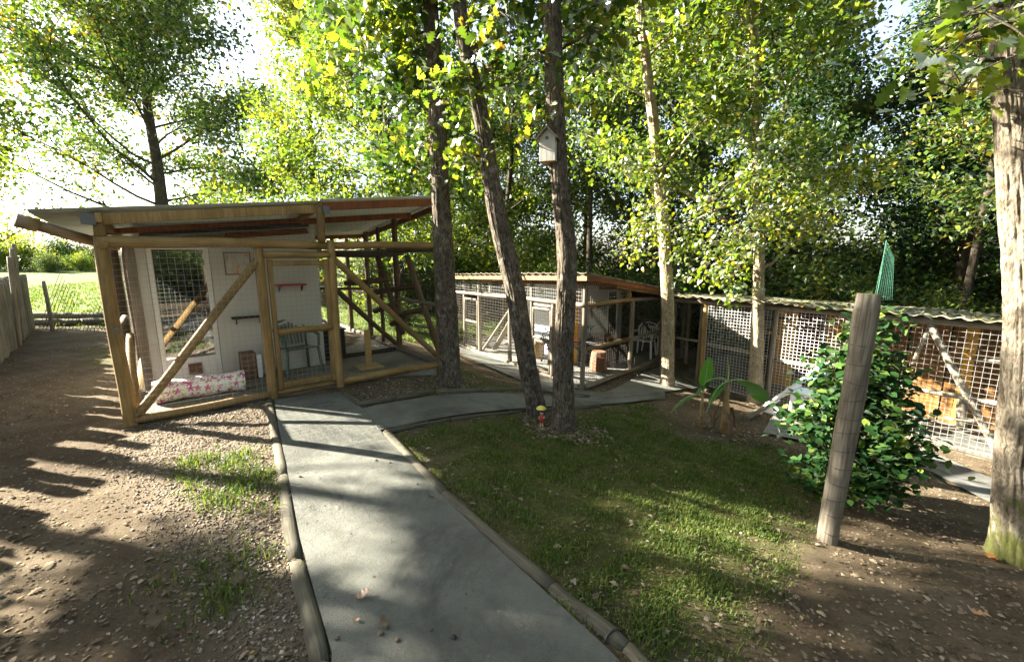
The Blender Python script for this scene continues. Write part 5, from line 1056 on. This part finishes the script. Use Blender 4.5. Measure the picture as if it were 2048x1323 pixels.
me = scatter('leaves', C, g.uniform(.055, .10, n), T_OVAL, None, np.clip(g.beta(1.9, 1.7, n), 0, 1), Rm); o = bpy.data.objects.new('leaves', me); me.materials.append(M['leaf_bush']); COL.objects.link(o); o.parent = bush
# ------------------------------------------------------------------ banana plants
def banana(base, H_, leaves, label, seed, trunk_r=.05, dead=True):
    t = thing('banana_plant', base, label, 'plant'); rs = random.Random(seed)
    MB().tube([base + Vector((0, 0, -.05)), base + Vector((.01, 0, H_ * .3)), base + Vector((0, .01, H_ * .65)), base + Vector((.01, 0, H_))], [trunk_r * 1.3, trunk_r, trunk_r * .75, trunk_r * .45], 14).build('stem', plain('banana_stem', (.30, .185, .075), .6, .5, 9, .4), t, smooth=True)
    for L_, w_, az, el, dr, curl in leaves:
        p = base + Vector((0, 0, H_)); d = Vector((math.cos(az) * math.cos(el), math.sin(az) * math.cos(el), math.sin(el))); pts = [p.copy()]
        for i in range(14): d = (d + Vector((0, 0, -dr))).normalized(); p = p + d * L_ / 14; pts.append(p.copy())
        V = []; F = []; MB_ = MB()
        for i, q in enumerate(pts):
            s = i / 14; tt = (pts[min(i + 1, 14)] - pts[max(0, i - 1)]).normalized(); sdv = tt.cross(Vector((0, .35, 1)));
            if sdv.length < .2: sdv = Vector((math.sin(az), -math.cos(az), 0))
            sdv.normalize(); nn_ = sdv.cross(tt); ww = w_ * .62 * (math.sin(max(0, (s - .12)) / .88 * math.pi) ** .55 if s > .13 else .05) * rs.uniform(.86, 1.05)
            if i == 14: ww = .008
            for m in (-1, -.5, 0, .5, 1): V.append(tuple(q + sdv * ww * m - Vector((0, 0, 1)) * abs(m) * ww * curl + nn_ * .006 * math.sin(i * 2.3 + m * 4)))
        for i in range(14):
            for m in range(4): a = i * 5 + m; F.append((a, a + 1, a + 6, a + 5))
        MB_.v = V; MB_.f = F; o = MB_.build('leaf', M['banana'], t, smooth=True); at_ = o.data.attributes.new('rnd', 'FLOAT', 'POINT'); at_.data.foreach_set('value', [rs.random() * .8 + .1] * len(V))
        MB().tube([Vector(q) + Vector((0, 0, .003)) for q in pts], [.010 * (1 - i / 16) for i in range(15)], 6).build('leaf_rib', plain('banana_rib', (.30, .40, .12), .5, .1), t, smooth=True)
    if dead:
        for k in range(5 if trunk_r > .04 else 2):
            az = rs.uniform(0, 6.28); V = []; F = []; L_ = rs.uniform(.14, .30); w_ = rs.uniform(.02, .045); z0 = H_ * rs.uniform(.35, .6)
            for i in range(8):
                s = i / 7; r = trunk_r + .02 + L_ * .45 * s; z = z0 + .06 * math.sin(s * 2.2) - (z0 - .02) * s ** 1.4
                for m in (-1, 0, 1): V.append((base.x + math.cos(az) * r - math.sin(az) * m * w_ * (1 - s * .6), base.y + math.sin(az) * r + math.cos(az) * m * w_ * (1 - s * .6), base.z + z + .02 * abs(m) * math.sin(i * 1.7)))
            for i in range(7):
                for m in range(2): a = i * 3 + m; F.append((a, a + 1, a + 4, a + 3))
            mb = MB(); mb.v = V; mb.f = F; mb.build('dead_leaf', plain('dry_banana', (.115, .058, .034), .8, .35, 20, .4), t, smooth=True)
    return t
b1 = hit(1447, 865); banana(b1, .74, [(.62, .30, R(-12), R(34), .17, .1), (.52, .24, R(168), R(42), .19, .15), (.58, .18, R(207), R(8), .15, .3), (.36, .015, R(100), R(84), .01, .2)], 'taller banana plant with a sunlit stem and drooping leaves on the lawn edge', 1, .05)
b2_ = hit(1400, 855); banana(b2_, .50, [(.55, .17, R(-60), R(84), .004, .15), (.58, .22, R(190), R(10), .10, .12)], 'smaller dark-stemmed banana plant left of the taller one', 2, .028)
# ------------------------------------------------------------------ nest box
nb_ = at(1094, 322, 4.62); 
bhx = thing('nest_box', nb_, 'grey wooden nest box with a round hole fixed to the right twin trunk', 'nest box')
fb_ = Frame(nb_, (.93, -.36)); wv = .085; hh = .23; pk = .315; ym = .0
prof5 = [(-wv, 0), (wv, 0), (wv, hh), (0, pk), (-wv, hh)]
def slab5(v0, v1, name, mat):
    V = [fb_(x, v0, z) for x, z in prof5] + [fb_(x, v1, z) for x, z in prof5]; return MB().add(V, [(0, 1, 2, 3, 4), (9, 8, 7, 6, 5)] + [(i, i + 5, (i + 1) % 5 + 5, (i + 1) % 5) for i in range(5)]).build(name, M[mat], bhx, bevel=.002)
M['nest_grey'] = wood('nest_box_board', (.26, .25, .22), (.42, .40, .36), (.55, .53, .48))
slab5(0, .014, 'front_panel', 'nest_grey'); slab5(.16, .175, 'back_panel', 'nest_grey')
for s in (-1, 1): fb_.box(MB(), (min(s * wv, s * (wv - .014)), max(s * wv, s * (wv - .014))), (.0142, .1598), (.0, hh)).build('side_panel', M['nest_grey'], bhx)
fb_.box(MB(), (-wv + .015, wv - .015), (.015, .159), (-.004, .012)).build('bottom', M['yellow_board'], bhx)
for s in (-1, 1):
    a = fb_(0, .075, pk + .012); b = fb_(s * (wv + .035), .075, hh - .022); MB().bar(a, b, .235, .013).build('roof_board', M['pine_grey'], bhx, bevel=.002)
c = fb_(-.005, -.001, .225); MB().tube([c, c - fb_.v * -.0008], .019, 18).build('entrance_hole', M['black'], bhx)
# ------------------------------------------------------------------ garden figurine (plain stand-in)
gp = hit(1083, 851); fg = thing('garden_figurine', gp, 'small red-coated garden figurine with a yellow parasol at the foot of the twin trunks', 'figurine')
q = gp; MB().lathe([(.022, .045), (.030, .07), (.026, .11), (.016, .135), (.010, .142)], q, 14).build('coat', M['red'], fg, smooth=True)
MB().lathe([(.006, .138), (.018, .146), (.022, .162), (.018, .178), (.006, .186)], q, 14).build('head', M['skin'], fg, smooth=True)
MB().lathe([(.023, .172), (.022, .184), (.012, .196), (.002, .2)], q, 14).build('hair', M['dark_wood'], fg, smooth=True)
MB().lathe([(.062, .212), (.056, .222), (.038, .236), (.015, .245), (.002, .247)], q + Vector((-.006, 0, 0)), 10).build('parasol', M['yellow'], fg)
MB().tube([q + Vector((-.028, -.01, .10)), q + Vector((-.026, -.012, .17)), q + Vector((-.008, 0, .235))], .0028, 6).build('parasol_stick', M['dark_wood'], fg)
for s in (-1, 1):
    MB().tube([q + Vector((s * .012, 0, .05)), q + Vector((s * .012, 0, .012))], .009, 8).build('leg', M['skin'], fg); MB().box(q + Vector((s * .013, -.008, .008)), (.017, .034, .014)).build('shoe', M['yellow'], fg, bevel=.004)
    MB().tube([q + Vector((s * .022, 0, .125)), q + Vector((s * .032, -.01, .10)), q + Vector((s * .02 - .008, -.024, .105))], [.008, .007, .006], 8).build('arm', M['skin'], fg, smooth=True)
# ------------------------------------------------------------------ grass, gravel, fallen leaves
PATHS = [np.array(kL + kR[::-1]), np.array(bT + bB[::-1]), np.array(c1 + c2[::-1]), np.array(d1 + d2[::-1]), np.array(e1 + e2[::-1])]
PENS = [np.array([tuple(F1(*q)[:2]) for q in ((.0, -.04, 0), (3.75, -.04, 0), (3.75, 5.4, 0), (0, 5.4, 0))]), np.array([tuple(F2(*q)[:2]) for q in ((0, 0, 0), (5.2, 0, 0), (5.2, 4.6, 0), (0, 4.6, 0))]), np.array([tuple(F3(*q)[:2]) for q in ((-1.2, 0, 0), (6, 0, 0), (6, 3.2, 0), (-1.2, 3.2, 0))])]
def bare(x, y):
    m = np.ones(x.shape)
    for p in PATHS + PENS: m *= ~inpoly(x, y, p)
    return m
def sample(n, xr, yr, mask, power=1.0):
    """points denser near the viewer's stand"""
    x = rng.uniform(*xr, n); y = yr[0] + (yr[1] - yr[0]) * rng.random(n) ** power; return x, y, mask(x, y)
def blades(n, xr, yr, mask, h0, name, label, w_=.0035, thin=1.0, power=1.4, thr=None):
    x, y, mk = sample(n, xr, yr, mask, power); cl = .5 + .5 * np.sin(x * 9.1 + 2 * np.sin(y * 4.3)) * np.sin(y * 8.3 + 1.5 * np.sin(x * 5.1)); cl2 = .5 + .5 * np.sin(x * 2.3 + y * 1.1) * np.sin(y * 2.9 - x)
    keep = rng.random(n) < mk * bare(x, y) * (.2 + .8 * cl ** 1.5) * (.35 + .65 * cl2); x = x[keep]; y = y[keep]; cl = cl[keep]; m = len(x); z = gh(x, y)
    hh_ = h0 * (.45 + .9 * cl) * rng.uniform(.5, 1.3, m); az = rng.uniform(0, 6.283, m); ln = rng.uniform(.1, 1.1, m); d = np.sqrt(x * x + y * y); ww = w_ * (1 + .12 * np.clip(d - 3, 0, 20)) * rng.uniform(.7, 1.3, m)
    cx, sx = np.cos(az), np.sin(az); px_, py_ = -sx * ww, cx * ww
    r1 = hh_ * ln * .35; r2 = hh_ * ln
    V = np.stack([np.c_[x - px_, y - py_, z - .004], np.c_[x + px_, y + py_, z - .004], np.c_[x + cx * r1 + px_ * .7, y + sx * r1 + py_ * .7, z + hh_ * .6], np.c_[x + cx * r1 - px_ * .7, y + sx * r1 - py_ * .7, z + hh_ * .6],
                  np.c_[x + cx * r2 + px_ * .1, y + sx * r2 + py_ * .1, z + hh_ * (1 - .25 * ln)], np.c_[x + cx * r2 - px_ * .1, y + sx * r2 - py_ * .1, z + hh_ * (1 - .25 * ln)]], 1)
    b = np.arange(m)[:, None] * 6; F = np.concatenate([b + [0, 1, 2, 3], b + [3, 2, 4, 5]]); rnd = np.clip(rng.beta(2, 2.5, m), 0, 1)
    me = npmesh(name, V.reshape(-1, 3), F, np.repeat(rnd, 6)); return tag(link(name, me, M['grass']), label, 'grass', kind='stuff')
blades(620000, (-1.5, 5.2), (1.4, 7.2), lambda x, y: soft(x, y, LAWN, .3), .027, 'lawn_grass', 'short patchy grass of the shaded lawn right of the path')
blades(26000, (-4.5, -.9), (1.6, 4.5), lambda x, y: 3 * np.maximum.reduce([soft(x, y, t_, .2) for t_ in TUFTS]), .075, 'grass_tufts', 'loose green tufts growing in the leaf litter left of the path', power=1)
blades(9000, (-2, 1.5), (5, 8.5), lambda x, y: .8 * soft(x, y, MOSSY, .2), .04, 'grass_patch', 'thin grass round the foot of the dark straight trunk', power=1)
blades(170000, (-26, 2), (9.8, 34), lambda x, y: soft(x, y, WALKP, .4), .09, 'meadow_grass', 'sunny meadow grass beyond the nearest pen', .0045, power=1.5)
def stones(n, name, label, mask, xr, yr, s0, s1, power=1.3):
    x, y, mk = sample(n, xr, yr, mask, power); k = rng.random(n) < mk * bare(x, y); x = x[k]; y = y[k]; m = len(x); z = gh(x, y)
    T = np.array([(1, 0, 0), (0, 1, 0), (-1, 0, 0), (0, -1, 0), (0, 0, 1), (0, 0, -1)], float); Fq = np.array([(0, 1, 4), (1, 2, 4), (2, 3, 4), (3, 0, 4), (1, 0, 5), (2, 1, 5), (3, 2, 5), (0, 3, 5)])
    sc = (s0 + (s1 - s0) * rng.random(m) ** 2)[:, None, None] * rng.uniform(.55, 1.2, (m, 1, 3)) * np.array([1, 1, .6]); V = np.einsum('nij,nkj->nki', rotmats(m, .5), T[None] * sc * rng.uniform(.7, 1.2, (m, 6, 1))) + np.c_[x, y, z + sc[:, 0, 2] * .35][:, None]
    me = npmesh(name, V.reshape(-1, 3), (Fq[None] + (np.arange(m) * 6)[:, None, None]).reshape(-1, 3), np.repeat(rng.random(m), 6)); return tag(link(name, me, M['gravel']), label, 'gravel', kind='stuff')
stones(70000, 'gravel', 'grey-brown gravel beside the main path', lambda x, y: soft(x, y, GRAVEL, .25), (-4.5, 0), (1.3, 5.6), .006, .016)
GB = poly_px([(690, 792), (720, 812), (880, 786), (1000, 780), (900, 740), (870, 745)]); GC = np.array([tuple(F2(*q)[:2]) for q in ((-.05, .1, 0), (-.55, .5, 0), (-.7, 3.3, 0), (-.05, 3.3, 0))])
stones(14000, 'gravel', 'leafy bark gravel between the nearest pen and the side path', lambda x, y: .8 * soft(x, y, GB, .1), (-2.5, .5), (5, 8), .007, .018, 1)
stones(12000, 'gravel', 'bark gravel strip along the right side of the middle pen', lambda x, y: soft(x, y, GC, .1), (.8, 4.5), (7, 11), .008, .02, 1)
def litter(n, xr, yr, mask, s0, s1, tpl, name, label, power=1.5, lift=.004):
    x, y, mk = sample(n, xr, yr, mask, power); k = rng.random(n) < mk; x = x[k]; y = y[k]; P = np.c_[x, y, gh(x, y) + lift]
    me = scatter(name, P, rng.uniform(s0, s1, len(x)) , tpl, .30, np.clip(rng.beta(2.6, 1.7, len(x)), 0, 1)); return tag(link(name, me, M['dead_leaf']), label, 'leaves', kind='stuff')
lit = lambda x, y: bare(x, y) * (1 - .72 * grassmask(x, y)) * (.35 + .65 * (.5 + .5 * np.sin(x * 2.9 + 1.3 * np.sin(y * 2.2)) * np.sin(y * 3.1)))
litter(110000, (-9, 8), (1.0, 11), lit, .012, .034, T_DIA, 'fallen_leaf_fragments', 'small dry leaf fragments over the bare ground', 1.7)
litter(5200, (-6, 6), (1.0, 9), lit, .03, .06, T_OAK, 'fallen_oak_leaves', 'dry lobed oak leaves strewn over the ground', 1.6, .012)
litter(2600, (.1, 1.2), (4.3, 5.6), lambda x, y: np.exp(-((x - .6) ** 2 + (y - 4.75) ** 2) / .22), .03, .06, T_OVAL, 'leaf_pile', 'ring of dry leaves round the foot of the twin trunks', 1, .01)
litter(1500, (1.8, 3.6), (4.5, 6.5), lambda x, y: np.exp(-((x - b1.x) ** 2 + (y - b1.y) ** 2) / .15), .03, .07, T_OVAL, 'leaf_pile', 'ring of dry leaves round the banana plants', 1, .01)
litter(1500, (-3, 1.5), (1.2, 6.5), lambda x, y: inpoly(x, y, PATHS[0]) * (.25 + .75 * (np.sin(x * 5 + y * 3) > .6)), .008, .022, T_DIA, 'path_debris', 'tiny leaf crumbs and grit scattered over the main path', 1.3, .026)
jc = [hit(727, 820), hit(738, 834), hit(745, 846), hit(758, 862)]
tag(MB().tube([p + Vector((0, 0, .022 + h1(p.x, p.y) - p.z)) for p in jc], .006, 5).build('path_joint', M['black_wire'], None), kind='structure')
# single leaves and pebbles lying on the path
def single_leaf(px, py, s, mat, label, yaw, curl=.5):
    p = hit(px, py); p.z = h1(p.x, p.y) + .03; V = T_OAK[0].copy() * s; V[:, 2] = .1 * s * np.sin(V[:, 1] / s * 7) + curl * (V[:, 0] ** 2 + .5 * (V[:, 1] - s / 2) ** 2) / s * 1.6; me = npmesh('fallen_leaf', V, T_OAK[1], np.full(len(V), .5)); o = link('fallen_leaf', me, M[mat]); o.location = p; o.rotation_euler = (.1, .1, yaw); return tag(o, label, 'leaf')
single_leaf(742, 1195, .085, 'orange_leaf', 'curled orange oak leaf on the foreground of the main path', 2.2, 1.1)
single_leaf(772, 1270, .075, 'dead_leaf', 'pale beige leaf on the main path below the orange leaf', .5)
single_leaf(722, 1250, .035, 'orange_leaf', 'tiny orange leaf scrap on the main path', 1.5)
single_leaf(868, 1003, .06, 'dead_leaf', 'brown leaf against the right edging log', 1.0)
single_leaf(1980, 1245, .10, 'orange_leaf', 'yellow leaf on the bare earth at the lower right', .8)
single_leaf(1975, 1112, .10, 'orange_leaf', 'orange leaf at the foot of the mossy trunk', 2.6)
single_leaf(470, 1185, .11, 'dead_leaf', 'large reddish leaf beside the grass tuft left of the path', .3, .5)
single_leaf(315, 1268, .11, 'dead_leaf', 'large pale oak leaf in the litter at the lower left', .9, .4)
for i, (px, py, s) in enumerate(((675, 1285, .012), (762, 1275, .014), (795, 1288, .012), (908, 1283, .014), (862, 1268, .010), (752, 925, .012), (780, 930, .01), (600, 958, .012), (835, 973, .009))):
    p = hit(px, py); p.z = h1(p.x, p.y) + .026; mb = MB(); mb.lathe([(s * .3, -.006), (s, 0), (s * .8, s * .4), (s * .25, s * .55)], p, 7); tag(mb.build('pebble', M['gravel'] if px != 908 else M['black'], None), 'pebble lying on the main path' if px != 908 else 'dark pebble near the bottom of the main path', 'pebble', 'pebbles on the path')
#END
